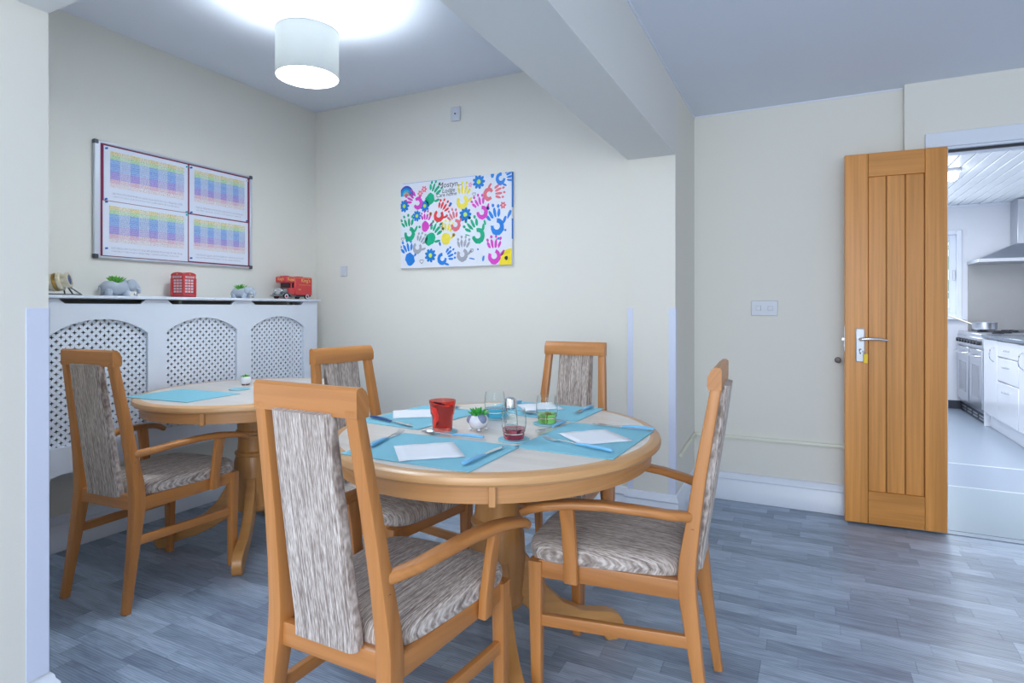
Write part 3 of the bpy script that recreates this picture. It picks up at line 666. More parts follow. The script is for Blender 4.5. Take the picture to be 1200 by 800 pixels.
# ================================================================== small wall fittings
def fit(name, x0, x1, z0, z1, ywall, th, mat, label, cat): bm = new(); box(bm, x0, x1, ywall - th, ywall - .0005, z0, z1, min(.004, th / 3)); return tag(link(name, bm, mat), label, cat)
o = fit('ceiling_sensor', -2.02, -1.95, 2.355, 2.445, YB, .018, WPLAS, 'small white plastic sensor box high on the back wall', 'sensor')
bm = new(); ball(bm, (-1.985, YB - .019, 2.40), .006, 1); link('sensor_eye', bm, BLACK, o)
o = fit('blank_plate', -2.95, -2.89, 1.385, 1.46, YB, .009, WPLAS, 'small blank white plate on the wall beside the radiator cover', 'wall plate')
for zz in (1.395, 1.45):
    bm = new(); ball(bm, (-2.92, YB - .009, zz), .003, 1); link('screw', bm, STEEL, o)
o = fit('switch_plate', -.275, -.130, 1.115, 1.205, YR, .010, WPLAS, 'wide grey-white switch plate on the wall left of the oak door', 'light switch')
for xx in (-.235, -.170): bm = new(); box(bm, xx - .014, xx + .014, YR - .014, YR - .009, 1.145, 1.175, .002); link('rocker', bm, WPLAS, o)
bm = new(); sweep(bm, [(PX1 + .009, 3.28, .355), (PX1 + .009, 3.50, .372), (PX1 + .009, YR - .02, .380)], (.018, .018), r=.2); sweep(bm, [(PX1 + .012, YR - .010, .380), (.21, YR - .010, .384)], (.018, .020), r=.2)
box(bm, .205, .225, YR - .024, YR - .001, .368, .398, .003)
tag(link('cable_trunking', bm, CREAMG), 'thin cream cable trunking low on the wall above the skirting', 'cable trunking')
bm = new(); lathe(bm, [(0, 0), (.016, 0), (.017, .006), (.010, .010), (.010, .03), (.015, .036), (.014, .045), (0, .047)], 18, Matrix.Translation((.178, YR - .001, .868)) @ Matrix.Rotation(radians(90), 4, 'X'))
tag(link('door_stop', bm, plain('dark_bronze', (.08, .06, .06), .35, .6)), 'small dark round door stop on the wall left of the oak door', 'door stop')

# ================================================================== pendant lamp
LX, LY = -2.0, 1.955
lp = empty('pendant_lamp', (LX, LY, ZC), 0, 'white drum pendant lamp glowing under the dining bay ceiling', 'lamp')
bm = new(); lathe(bm, [(0, 0), (.045, 0), (.05, -.02), (.012, -.035), (0, -.035)], 24); link('ceiling_rose', bm, WPLAS, lp)
bm = new(); tube(bm, [(0, 0, -.03), (0, 0, -.26)], .003, 6); link('flex', bm, WPLAS, lp)
m, N, L, b = nm('lamp_shade_fabric'); b.inputs['Base Color'].default_value = (.84, .86, .84, 1); b.inputs['Roughness'].default_value = .8
tr = N.new('ShaderNodeBsdfTranslucent'); tr.inputs[0].default_value = (.95, .97, .94, 1); mx = N.new('ShaderNodeMixShader'); mx.inputs[0].default_value = .06
L.new(b.outputs[0], mx.inputs[1]); L.new(tr.outputs[0], mx.inputs[2])
L.new(mx.outputs[0], N['Material Output'].inputs[0])
bm = new(); z0, z1, r = -.39, -.188, .136
lathe(bm, [(r, z0), (r, z1), (r - .0015, z1), (r - .0015, z0)], 48, close=True); link('lamp_shade', bm, m, lp)
bm = new()
for z in (z0, z1): lathe(bm, [(r - .002, z - .0012), (r + .0012, z - .0012), (r + .0012, z + .0012), (r - .002, z + .0012)], 48, close=True)
link('shade_rim', bm, plain('rim_grey', (.45, .45, .45), .5), lp)
bm = new(); lathe(bm, [(0, z0 + .004), (r - .004, z0 + .004), (r - .004, z0 + .006), (0, z0 + .006)], 40); 
md, N, L, b = nm('lamp_diffuser'); tr = N.new('ShaderNodeBsdfTranslucent'); tr.inputs[0].default_value = (.97, .98, 1, 1); mx = N.new('ShaderNodeMixShader'); mx.inputs[0].default_value = .85
b.inputs['Base Color'].default_value = (.9, .9, .9, 1); L.new(b.outputs[0], mx.inputs[1]); L.new(tr.outputs[0], mx.inputs[2]); tp = N.new('ShaderNodeBsdfTransparent'); mt = N.new('ShaderNodeMixShader'); mt.inputs[0].default_value = .6
L.new(mx.outputs[0], mt.inputs[1]); L.new(tp.outputs[0], mt.inputs[2]); L.new(mt.outputs[0], N['Material Output'].inputs[0])
link('diffuser', bm, md, lp)
bm = new(); ball(bm, (0, 0, -.285), .028, 2); link('bulb', bm, glow('lamp_bulb', (1, .99, .97), 20), lp)
bm = new()
for k in range(3): tube(bm, [(0, 0, z1 - .02), (cos(k * 2.094) * (r - .002), sin(k * 2.094) * (r - .002), z1 - .003)], .0015, 5)
link('shade_carrier', bm, STEEL, lp)
pl = bpy.data.lights.new('pendant_bulb', 'POINT'); pl.energy = 32; pl.shadow_soft_size = .03; pl.color = (.84, .93, 1.0)
po = bpy.data.objects.new('pendant_bulb', pl); COL.objects.link(po); po.location = (LX, LY, ZC - .25)

pd = bpy.data.lights.new('pendant_diffuser_light', 'AREA'); pd.shape = 'DISK'; pd.size = .26; pd.energy = 8; pd.color = (.84, .93, 1.0)
pdo = bpy.data.objects.new('pendant_diffuser_light', pd); COL.objects.link(pdo); pdo.location = (LX, LY, ZC + z0 - .001)

# ================================================================== tables
ER, EY = .54, .575
def make_table(loc, label, ER=.54, EY=.575, fa=-8):
    t = empty('pedestal_table', loc, 0, label, 'table')
    bm = new(); lathe(bm, [(0, .724), (ER - .034, .724), (ER - .034, .750), (0, .750)], 96, ey=EY / ER); link('tabletop', bm, TOPW, t, axis=0)
    k = EY / ER; pr = [(ER - .034, .720), (ER - .008, .720), (ER - .001, .727), (ER, .735), (ER - .003, .744), (ER - .012, .7495), (ER - .034, .7503)]
    bm = new(); lathe(bm, pr, 96, close=True, ey=k); o = link('table_edge', bm, PINE, t)
    uv = o.data.uv_layers[0]
    for l in o.data.loops:
        c = o.data.vertices[l.vertex_index].co; uv.data[l.index].uv = (math.atan2(c.y, c.x) * ER, (c.z + math.hypot(c.x, c.y)) * 1.0)
    bm = new(); lathe(bm, [(ER - .052, .672), (ER - .030, .672), (ER - .030, .7205), (ER - .052, .7205)], 96, close=True, ey=k); o = link('apron', bm, APRW, t)
    uv = o.data.uv_layers[0]
    for l in o.data.loops:
        c = o.data.vertices[l.vertex_index].co; uv.data[l.index].uv = (math.atan2(c.y, c.x) * ER, (c.z + math.hypot(c.x, c.y)) * 1.0)
    for a in (-62, 118):
        x, y = (ER - .028) * cos(radians(a)), (EY - .028) * sin(radians(a)); bm = new()
        box(bm, -.006, .012, -.010, .010, .666, .7205, .003, Matrix.Translation((x, y, 0)) @ Matrix.Rotation(radians(a), 4, 'Z')); link('apron_batten', bm, APRW, t)
    bm = new(); prof = [(0, .20), (0.03, .15), (.070, .15), (.088, .165), (.090, .18), (.084, .19), (.092, .26), (.096, .33), (.092, .40), (.084, .428), (.090, .436), (.090, .446), (.078, .455), (.074, .50), (.076, .53), (.086, .538), (.086, .55), (.078, .558), (.078, .60), (.086, .61), (.087, .625), (.078, .635), (.078, .69), (0, .69)]
    lathe(bm, prof, 40); link('pedestal', bm, PEDW, t, axis=2)
    bm = new(); box(bm, -.16, .16, -.16, .16, .685, .722, .006); link('top_block', bm, PEDW, t)
    side = [(.05, .19), (.05, .34), (.09, .335), (.12, .29), (.17, .205), (.23, .145), (.30, .112), (.36, .104), (.40, .098), (.432, .084), (.448, .058), (.446, .030), (.436, .008), (.425, 0), (.385, 0), (.37, .02), (.33, .034), (.26, .050), (.18, .085), (.12, .12)]
    for a in (45 + fa, 135 + fa, 225 + fa, 315 + fa):
        bm = new(); ca, sa = cos(radians(a)), sin(radians(a))
        plate(bm, [side], .044, lambda u, v, w: Vector((u * ca - (w - .022) * sa, u * sa + (w - .022) * ca, v)))
        o = link('foot', bm, PEDW, t)
        uv = o.data.uv_layers[0]
        for l in o.data.loops:
            c = o.data.vertices[l.vertex_index].co; uv.data[l.index].uv = (math.hypot(c.x, c.y), c.z + .3 * (c.x - c.y))
        md = o.modifiers.new('bevel', 'BEVEL'); md.width = .004; md.segments = 2; md.limit_method = 'ANGLE'; md.angle_limit = radians(50)
    return t
T1 = (-.932, 1.765); T2 = (-2.475, 2.065)
make_table((T1[0], T1[1], 0), 'round pedestal table laid with four place settings, under the beam in the foreground')
make_table((T2[0], T2[1], 0), 'round pedestal table in front of the white radiator cover', .50, .53, -4)

# ================================================================== chairs
def cushion(bm):
    n = 18; rows = []
    def outline(s, z):
        pts = []
        # trapezoid with rounded corners, superellipse blend
        for i in range(40):
            t = 2 * pi * i / 40; c, d = cos(t), sin(t); e = .32
            x = math.copysign(abs(c) ** e, c); y = math.copysign(abs(d) ** e, d)
            hw = .172 + (.222 - .172) * (y + 1) / 2
            cr = 1.0 if y < .0 else 1 - .05 * abs(x) ** 4 * 0
            pts.append((x * hw * s, .005 + y * .232 * s * cr - (0 if y < 0 else .02 * abs(x) ** 3), z))
        return [bm.verts.new(p) for p in pts]
    R = [outline(.955, .418), outline(.99, .424), outline(1.0, .440), outline(.985, .456), outline(.94, .468), outline(.80, .476), outline(.5, .480), outline(.2, .4815)]
    for A, B in zip(R, R[1:]):
        for j in range(40): bm.faces.new((A[j], A[(j+1) % 40], B[(j+1) % 40], B[j]))
    bm.faces.new(R[0][::-1]); bm.faces.new(R[-1])
def post_y(z): # centre line of the rear posts
    P = [(0, -.292), (.20, -.262), (.40, -.236), (.46, -.236), (.70, -.268), (1.0, -.318)]
    for (a, b), (c, d) in zip(P, P[1:]):
        if z <= c: return b + (d - b) * (z - a) / (c - a)
    return P[-1][1]
def post_x(z): return .178 - .014 * min(1, z / .4) - .032 * max(0, (z - .4) / .55)
def make_chair(arms=True):
    r = empty('dining_chair')
    bm = new(); cushion(bm); link('seat', bm, FAB, r)
    bm = new(); zs = [.425 + (.945 - .425) * i / 12 for i in range(13)]
    sweep(bm, [(0, post_y(z) - .012 - .006 * sin(pi * (z - .425) / .52), z) for z in zs], [(.184 - .02 * (z - .425) / .52, .040) for z in zs], up=(0, 1, 0), n=4, r=.42)
    link('backrest', bm, FAB, r)
    for s in (-1, 1):
        bm = new(); zs = [0, .1, .2, .3, .38, .43, .48, .58, .7, .82, .955]; wd = [.030, .032, .034, .038, .042, .043, .042, .038, .036, .034, .032]; dd = [.026, .030, .035, .042, .048, .048, .046, .038, .034, .031, .028]
        sweep(bm, [(s * post_x(z), post_y(z), z) for z in zs], list(zip(wd, dd)), up=(0, 1, 0), r=.16); link('back_post', bm, BEECH, r)
        bm = new(); sweep(bm, [(s * .198, .186, 0), (s * .198, .188, .2), (s * .196, .190, .418)], [(.029, .029), (.034, .035), (.040, .042)], up=(0, 1, 0), r=.14); link('front_leg', bm, BEECH, r)
        bm = new(); sweep(bm, [(s * .168, -.22, .396), (s * .194, .18, .396)], (.024, .052), r=.12); link('seat_rail', bm, BEECH, r)
        bm = new(); sweep(bm, [(s * .176, -.252, .262), (s * .197, .182, .245)], (.020, .034), r=.2); link('stretcher', bm, BEECH, r)
        if arms:
            p = [(.154, post_y(.60) + .005, .592), (.166, -.235, .594), (.190, -.185, .600), (.211, -.11, .609), (.228, -.02, .614), (.245, .07, .612), (.260, .14, .603), (.266, .18, .592), (.264, .208, .576)]
            z = [(.026, .030), (.032, .028), (.038, .025), (.042, .023), (.045, .023), (.046, .023), (.044, .024), (.040, .024), (.030, .022)]
            bm = new(); sweep(bm, [(s * a, b, c) for a, b, c in p], z, r=.38, n=3); link('armrest', bm, BEECH, r)
            bm = new(); sweep(bm, [(s * .212, .078, .376), (s * .215, .078, .43), (s * .230, .080, .54), (s * .243, .082, .606)], [(.024, .040), (.024, .040), (.022, .042), (.022, .044)], up=(0, 1, 0), r=.25); link('arm_support', bm, BEECH, r)
        bm = new(); lathe(bm, [(0, 0), (.006, 0), (.005, .002), (0, .001)], 10, Matrix.Translation((s * (post_x(.57) + .018), post_y(.57), .56)) @ Matrix.Rotation(radians(90 * s), 4, 'Y')); link('screw_cap', bm, plain('dark_screw', (.05, .03, .02), .5), r)
        bm = new(); box(bm, s * .198 - .012, s * .198 + .012, .174, .198, -.0005, .004); box(bm, s * .180 - .012, s * .180 + .012, -.304, -.280, -.0005, .004); link('glide', bm, BLACK, r)
    bm = new(); sweep(bm, [(-.19, .188, .396), (.19, .188, .396)], (.024, .052), r=.12); link('seat_rail', bm, BEECH, r)
    bm = new(); sweep(bm, [(-.16, -.236, .402), (.16, -.236, .402)], (.026, .056), r=.12); link('seat_rail', bm, BEECH, r)
    # top rail, rounded front top edge
    bm = new(); y0 = -.313
    prof = [(-.018, .938), (.016, .938), (.019, .950), (.018, .972), (.010, .990), (-.002, 1.0), (-.013, 1.0), (-.019, .994)]
    sec = [[bm.verts.new((x, y0 + .008 + a + .010 * (1 - (x / .178) ** 2) * 0 - (0), z)) for a, z in prof] for x in (-.150, -.147, -.06, .06, .147, .150)]
    for A, B in zip(sec, sec[1:]):
        for j in range(len(A)): bm.faces.new((A[j], A[(j+1) % len(A)], B[(j+1) % len(A)], B[j]))
    bm.faces.new(sec[0]); bm.faces.new(sec[-1][::-1]); link('top_rail', bm, BEECH, r)
    return r
CL = 'beech dining chair with striped taupe upholstery'
chairs = [ # x, y, rotation, arms, label
    (-.938, 1.232, -.02, True, 'nearest beech armchair, its tall taupe back toward us, at the front table'),
    (-.525, 1.79, 1.62, True, 'beech armchair seen from the side at the right of the front table'),
    (-2.50, 1.612, .085, True, 'beech armchair with its back to us at the far left, before the radiator cover'),
    (-1.40, 1.815, -1.71, True, 'beech armchair at the left of the front table, half hidden by the nearest chair'),
    (-.968, 2.325, 3.15, False, 'armless beech chair facing us on the far side of the front table')]
proto = make_chair(True); proto2 = make_chair(False); used = {True: False, False: False}
for x, y, a, arm, lab in chairs:
    src = proto if arm else proto2
    o = src if not used[arm] else copy_tree(src); used[arm] = True
    o.location = (x, y, 0); o.rotation_euler = (0, 0, a); tag(o, lab, 'chair', 'beech dining chairs around the two tables')

# ================================================================== table laying
ZT = .7505
def flat(name, cx, cy, w, h, rot, z, th, mat, label, cat, group=None, bev=.0006, rnd=0):
    bm = new(); box(bm, -w/2, w/2, -h/2, h/2, 0, th, bev); return tag(link(name, bm, mat, None, loc=(cx, cy, z), rz=rot), label, cat, group)
gm = 'teal placemats on the front table'
flat('placemat', -.955, 1.408, .42, .30, 0, ZT, .0025, MAT, 'teal placemat on the near side of the front table', 'placemat', gm)
flat('placemat', -.600, 1.750, .42, .30, 1.53, ZT, .0025, MAT, 'teal placemat on the right side of the front table', 'placemat', gm)
flat('placemat', -.935, 2.150, .42, .30, -.03, ZT, .0025, MAT, 'teal placemat on the far side of the front table, before the armless chair', 'placemat', gm)
flat('placemat', -1.290, 1.835, .40, .29, 1.50, ZT, .0025, MAT, 'teal placemat on the left side of the front table, under the navy-handled knife', 'placemat', gm)
flat('placemat', -2.600, 1.775, .40, .29, .07, ZT, .0025, MAT, 'teal placemat on the table by the radiator cover', 'placemat')
def coaster(x, y, lab):
    bm = new(); lathe(bm, [(0, 0), (.049, 0), (.05, .001), (.05, .003), (.049, .004), (0, .004)], 36); tag(link('coaster', bm, COAST, None, loc=(x, y, ZT)), lab, 'coaster', 'round teal coasters')
def napkin(x, y, rot, s, lab):
    bm = new(); n = 6; G = [[bm.verts.new((s * (i / n - .5), s * (j / n - .5), .0006 + .0016 * abs(sin(i * 1.3 + j * .9)) * (1 if 0 < i < n or 0 < j < n else .5))) for j in range(n + 1)] for i in range(n + 1)]
    for i in range(n):
        for j in range(n): bm.faces.new((G[i][j], G[i+1][j], G[i+1][j+1], G[i][j+1]))
    o = link('napkin', bm, PAPER, None, loc=(x, y, ZT + .0026), rz=rot); md = o.modifiers.new('t', 'SOLIDIFY'); md.thickness = .0012; md.offset = 1
    tag(o, lab, 'napkin', 'folded white paper napkins')
napkin(-.952, 1.382, .74, .178, 'square white napkin on the near placemat')
napkin(-.588, 1.768, .80, .175, 'square white napkin on the right placemat')
napkin(-.968, 2.205, .70, .160, 'white napkin on the far placemat behind the green glass')
napkin(-1.335, 1.850, .66, .165, 'white napkin on the left placemat beside the red tumbler')
coaster(-.812, 1.915, 'teal coaster under the green-based glass'); coaster(-.805, 1.635, 'teal coaster under the pink-based glass'); coaster(-1.072, 1.640, 'teal coaster under the red tumbler')
coaster(-1.03, 1.93, 'teal coaster under the blue-based glass'); coaster(-2.545, 2.035, 'teal coaster alone on the table by the radiator cover')
# tumblers
def tumbler(x, y, basemat, lab):
    r = empty('tumbler', (x, y, ZT + .0042), 0, lab, 'glass', 'clear tumblers with coloured bases'); 
    bm = new(); lathe(bm, [(0, .016), (.030, .016), (.0355, .024), (.0385, .045), (.0385, .060), (.0365, .080), (.0345, .094), (.0337, .094), (.0355, .080), (.0372, .060), (.0372, .045), (.0338, .026), (.028, .0195), (0, .0195)], 40); link('glass_wall', bm, GL, r)
    bm = new(); lathe(bm, [(0, 0), (.028, 0), (.031, .003), (.0335, .0155), (0, .0157)], 40); link('coloured_base', bm, basemat, r)
    bm = new(); lathe(bm, [(0, .0197), (.0275, .0197), (.0335, .0265), (.0350, .033), (0, .033)], 40); link('tinted_bottom', bm, basemat, r)
tumbler(-.805, 1.635, PINKG, 'clear tumbler with pink base in front of the salt shaker'); tumbler(-1.03, 1.93, BLUEG, 'clear tumbler with blue base behind the hedgehog pot'); tumbler(-.812, 1.915, GREENG, 'clear tumbler with green base near the far placemat')
rt = empty('red_tumbler', (-1.072, 1.640, ZT + .0042), 0, 'red plastic faceted tumbler on the front table', 'glass')
bm = new(); lathe(bm, [(0, 0), (.030, 0), (.0325, .004), (.0365, .052), (.0400, .056), (.0445, .100), (.0425, .100), (.0380, .058), (.0345, .054), (.0300, .012), (0, .011)], 20); link('cup', bm, GRED, rt)
# shaker
sh = empty('salt_shaker', (-.855, 1.712, ZT), 0, 'glass salt shaker with chrome cap and smiling face, behind the pink-based glass', 'shaker')
bm = new(); lathe(bm, [(0, 0), (.022, 0), (.025, .004), (.024, .03), (.021, .075), (.0185, .088), (.0175, .088), (.0195, .073), (.0222, .03), (.022, .006), (0, .005)], 28); link('shaker_body', bm, GL, sh)
bm = new(); lathe(bm, [(0, .004), (.0215, .006), (.0218, .028), (0, .030)], 24); link('salt', bm, plain('salt', (.85, .86, .9), .8), sh)
bm = new(); lathe(bm, [(.0185, .084), (.0205, .086), (.0205, .104), (.018, .114), (.010, .119), (0, .120)], 28); link('shaker_cap', bm, CHROME, sh)
bm = new(); fa = -.5
def onb(a, z): a += radians(-118); return (.0245 * cos(a), .0245 * sin(a), z)
for a in (-.18, .22): ball(bm, onb(a, .060), .0016, 1); ball(bm, onb(a, .054), .0012, 1)
tube(bm, [onb(-.32 + .1 * i, .044 - .006 * sin(pi * i / 7)) for i in range(8)], .0007, 4); link('smiling_face', bm, INK, sh)
# succulents
def leaves(bm, n, L, w, spread, z, rnd, curl=.3):
    for i in range(n):
        a = 2.4 * i; k = (i / n) ** .6; t = spread * k; d = Vector((cos(a) * sin(t), sin(a) * sin(t), cos(t))); s = Vector((-sin(a), cos(a), 0)); u = d.cross(s)
        base = Vector((cos(a), sin(a), 0)) * w * .8 * k + Vector((0, 0, z)); l = L * rnd.uniform(.85, 1.1) * (1 - .2 * (1 - k)); rg = []
        for f, ww in ((0, .55), (.3, 1), (.65, .85), (.88, .45)):
            c = base + d * l * f - u * l * curl * f * f * .3; rg.append([bm.verts.new(c + s * w * ww * .5 * cos(q) + u * w * ww * .32 * sin(q)) for q in (0, pi/2, pi, 3*pi/2)])
        tip = bm.verts.new(base + d * l - u * l * curl * .3)
        for A, B in zip(rg, rg[1:]):
            for j in range(4): bm.faces.new((A[j], A[(j+1) % 4], B[(j+1) % 4], B[j]))
        for j in range(4): bm.faces.new((rg[-1][j], rg[-1][(j+1) % 4], tip))
hg = empty('hedgehog_planter', (-.975, 1.712, ZT), radians(-100), 'white and grey hedgehog pot holding a green succulent, on the front table', 'planter')
bm = new(); vs_ = ball(bm, (0, 0, .031), .034, 3, (1.1, .92, .82))
for v in vs_:
    if v.co.z > .052: v.co.z = .052 - (0 if math.hypot(v.co.x, v.co.y) > .018 else .006)
M = Matrix.Rotation(0, 4, 'X'); ball(bm, (-.030, -.012, .026), .018, 2, (1.15, .8, .8)); link('pot_body', bm, CERW, hg)
bm = new(); ball(bm, (-.051, -.017, .028), .0048, 2); link('nose', bm, BLACK, hg)
bm = new(); ball(bm, (-.041, -.028, .036), .002, 1); ball(bm, (-.043, -.002, .036), .002, 1); link('eye', bm, BLACK, hg)
bm = new(); ball(bm, (.016, -.016, .036), .019, 2, (1, .9, .85)); ball(bm, (.006, .014, .038), .02, 2); ball(bm, (-.012, -.022, .044), .009, 2); link('grey_patch', bm, CERB, hg)
for a, b in ((-.018, -.018), (.020, -.018), (-.018, .018), (.020, .018)):
    bm = new(); ball(bm, (a, b, .006), .007, 1, (1, 1, .85)); link('foot', bm, CERW, hg)
bm = new(); leaves(bm, 22, .036, .013, 1.1, .048, random.Random(5)); link('succulent', bm, LEAF, hg)
h2 = empty('small_planter', (-2.66, 2.165, ZT), .5, 'tiny white pot with a green succulent on the table by the radiator cover', 'planter')
bm = new(); lathe(bm, [(0, .008), (.020, .008), (.028, .020), (.027, .040), (.022, .046), (.019, .044), (0, .038)], 24); link('pot', bm, CERW, h2)
for a in (0.8, 2.4, 3.9, 5.5):
    bm = new(); ball(bm, (.016 * cos(a), .016 * sin(a), .005), .006, 1); link('foot', bm, plain('brown_foot', (.22, .12, .08), .5), h2)
bm = new(); leaves(bm, 16, .022, .010, 1.2, .040, random.Random(6)); link('succulent', bm, LEAF2, h2)

# cutlery: head at p0, handle end at p1
def cutlery(kind, p0, p1, hm, lab, z=ZT + .004, cat=None):
    a = Vector((p0[0], p0[1])); b = Vector((p1[0], p1[1])); L_ = (b - a).length; ang = math.atan2(b.y - a.y, b.x - a.x)
    r = empty(kind, (a.x, a.y, z), ang, lab, cat or kind, 'cutlery on the front table'); hs = L_ * .50
    bm = new(); sweep(bm, [(hs, 0, .004), (hs + (L_-hs)*.25, 0, .0065), (hs + (L_-hs)*.7, 0, .0075), (L_ - .004, 0, .006), (L_, 0, .006)], [(.009, .006), (.013, .008), (.016, .009), (.015, .008), (.009, .005)], n=3, r=.45); link('handle', bm, hm, r)
    bm = new()
    if kind == 'table_knife':
        out = [(0, .003), (.010, -.007), (.03, -.009), (hs * .9, -.008), (hs, -.004), (hs + .004, .004), (.02, .006)]
        plate(bm, [out], .0014, lambda u, v, w: Vector((u, v, .0025 + w + .002 * u / hs)))
    elif kind == 'table_spoon':
        n, k = 10, 5; rg = []
        for i in range(k + 1):
            s = i / k; rg.append([bm.verts.new((.026 + .026 * s * cos(2*pi*j/n), .0175 * s * sin(2*pi*j/n), .001 + .006 * s * s)) for j in range(n)] if i else [bm.verts.new((.026, 0, .001))])
        for j in range(n): bm.faces.new((rg[0][0], rg[1][j], rg[1][(j+1) % n]))
        for A, B in zip(rg[1:], rg[2:]):
            for j in range(n): bm.faces.new((A[j], B[j], B[(j+1) % n], A[(j+1) % n]))
        sweep(bm, [(.050, 0, .0065), (.065, 0, .007), (hs + .004, 0, .004)], [(.008, .002), (.005, .003), (.006, .003)])
    else:
        for j in range(4): sweep(bm, [(0, -.009 + .006 * j, .007), (.022, -.009 + .006 * j, .002), (.045, -.0085 + .0057 * j, .002)], [(.0022, .0016), (.003, .0018), (.0034, .0018)])
        sweep(bm, [(.042, 0, .002), (.052, 0, .003), (.064, 0, .006), (hs + .004, 0, .004)], [(.024, .0018), (.020, .0022), (.006, .003), (.006, .003)])
    link('metal_' + {'table_knife': 'blade', 'table_spoon': 'bowl', 'table_fork': 'tines'}[kind], bm, CHROME, r)
cutlery('table_spoon', (-1.110, 1.575), (-.885, 1.586), LBLUE, 'light blue spoon lying in front of the red tumbler')
cutlery('table_knife', (-.779, 1.515), (-.784, 1.295), LBLUE, 'light blue knife right of the near napkin')
cutlery('table_fork', (-1.178, 1.562), (-1.128, 1.345), LBLUE, 'light blue fork left of the near napkin')
cutlery('table_fork', (-.722, 1.678), (-.478, 1.598), LBLUE, 'light blue fork in front of the right napkin')
cutlery('table_knife', (-.660, 1.958), (-.440, 1.945), LBLUE, 'light blue knife along the far edge of the right placemat')
cutlery('table_spoon', (-.765, 1.725), (-.752, 1.938), LBLUE, 'light blue spoon with its bowl beside the right napkin', z=ZT + .004)
cutlery('table_fork', (-.785, 2.120), (-.772, 2.300), LBLUE, 'light blue fork at the right end of the far placemat')
cutlery('table_knife', (-1.100, 2.10), (-1.085, 2.275), LBLUE, 'light blue knife at the left end of the far placemat')
cutlery('table_spoon', (-.915, 2.045), (-1.09, 2.055), LBLUE, 'light blue spoon on the near edge of the far placemat')
cutlery('table_knife', (-1.190, 1.640), (-1.430, 1.708), NAVY, 'navy-handled knife on the left side of the front table')
cutlery('table_spoon', (-1.235, 2.020), (-1.41, 2.062), NAVY, 'navy-handled spoon behind the red tumbler')

# ================================================================== ornaments on the radiator cover shelf
ZH = 1.2202; SX = -3.085
# vintage camera / lamp on a black stand
cm = empty('projector_ornament', (SX, 1.470, ZH), 0, 'vintage cream lens ornament on black stand at the left end of the shelf', 'ornament')
Rm = Matrix.Translation((.005, .020, .062)) @ Matrix.Rotation(radians(-44), 4, 'Z') @ Matrix.Rotation(radians(-78), 4, 'X')
bm = new(); lathe(bm, [(0, -.09), (.030, -.09), (.034, -.07), (.034, -.03), (.040, -.028), (.041, -.015), (.035, -.012), (.035, 0), (.042, .003), (.043, .014), (.034, .018), (.032, .034), (.036, .036), (.036, .046), (.025, .047), (.024, .040), (0, .040)], 32, Rm); link('lens_barrel', bm, CREAMM, cm)
bm = new(); lathe(bm, [(0, .041), (.0235, .041), (.020, .0445), (0, .047)], 24, Rm); link('lens_glass', bm, NAVY, cm)
bm = new(); lathe(bm, [(.0405, -.014), (.0425, -.010), (.0425, -.004), (.0405, 0)], 32, Rm, close=True); link('brass_ring', bm, plain('brass', (.45, .28, .08), .3, .9), cm)
bm = new()
for p in ([(0, .045, .04), (.0, .05, .004)], [(.0, .055, .05), (.03, .105, .004)], [(0, .055, .05), (-.03, .10, .004)], [(0, -.03, .03), (.02, -.06, .004)], [(.03, .105, .004), (-.03, .10, .004)], [(.03, .105, .004), (.02, -.06, .004)], [(0, -.03, .03), (-.03, -.06, .004)], [(-.03, -.06, .004), (-.03, .10, .004)]): tube(bm, p, .0035, 6)
link('stand', bm, BLACK, cm)
# elephants
def elephant(loc, rz, s, lab, nleaf, Ll):
    e = empty('elephant_planter', loc, rz, lab, 'planter')
    bm = new(); v_ = ball(bm, (0, 0, .046 * s), .052 * s, 3, (1.35, .82, .80))
    for v in v_:
        if v.co.z > .076 * s: v.co.z = (.076 if math.hypot(v.co.x, v.co.y) > .03 * s else .066) * s
    link('body', bm, CERG, e)
    bm = new(); ball(bm, (.078 * s, 0, .058 * s), .030 * s, 3, (1, .85, 1.05)); link('head', bm, CERG, e)
    bm = new(); tube(bm, [(.098 * s, 0, .055 * s), (.113 * s, 0, .040 * s), (.112 * s, 0, .022 * s), (.102 * s, 0, .010 * s), (.090 * s, 0, .012 * s)], [.016 * s, .013 * s, .010 * s, .008 * s, .006 * s], 12); link('trunk', bm, CERG, e)
    for k in (-1, 1):
        bm = new(); ball(bm, (.062 * s, k * .028 * s, .062 * s), .026 * s, 2, (.75, .25, 1)); link('ear', bm, CERG, e)
        bm = new(); ball(bm, (.094 * s, k * .018 * s, .064 * s), .003 * s, 1); link('eye', bm, BLACK, e)
        bm = new(); tube(bm, [(.092 * s, k * .016 * s, .046 * s), (.106 * s, k * .020 * s, .038 * s), (.114 * s, k * .02 * s, .040 * s)], [.004 * s, .003 * s, .001 * s], 6); link('tusk', bm, CERW, e)
        for xx in (-.042, .040):
            bm = new(); lathe(bm, [(0, 0), (.017 * s, 0), (.018 * s, .004 * s), (.016 * s, .035 * s), (0, .04 * s)], 14, Matrix.Translation((xx * s, k * .022 * s, 0))); link('leg', bm, CERG, e)
    bm = new(); tube(bm, [(-.066 * s, 0, .055 * s), (-.078 * s, 0, .045 * s), (-.080 * s, 0, .03 * s)], .003 * s, 6); link('tail', bm, CERG, e)
    bm = new(); leaves(bm, nleaf, Ll, .012 * s, .95, .064 * s, random.Random(9), .1); link('succulent', bm, LEAF2, e)
elephant((SX, 1.745, ZH), radians(86), .98, 'larger grey elephant pot with spiky green plant, between lens ornament and telephone box', 30, .050)
elephant((SX, 2.475, ZH), radians(20), .80, 'smaller grey elephant pot with green plant, between telephone box and red van', 26, .045)
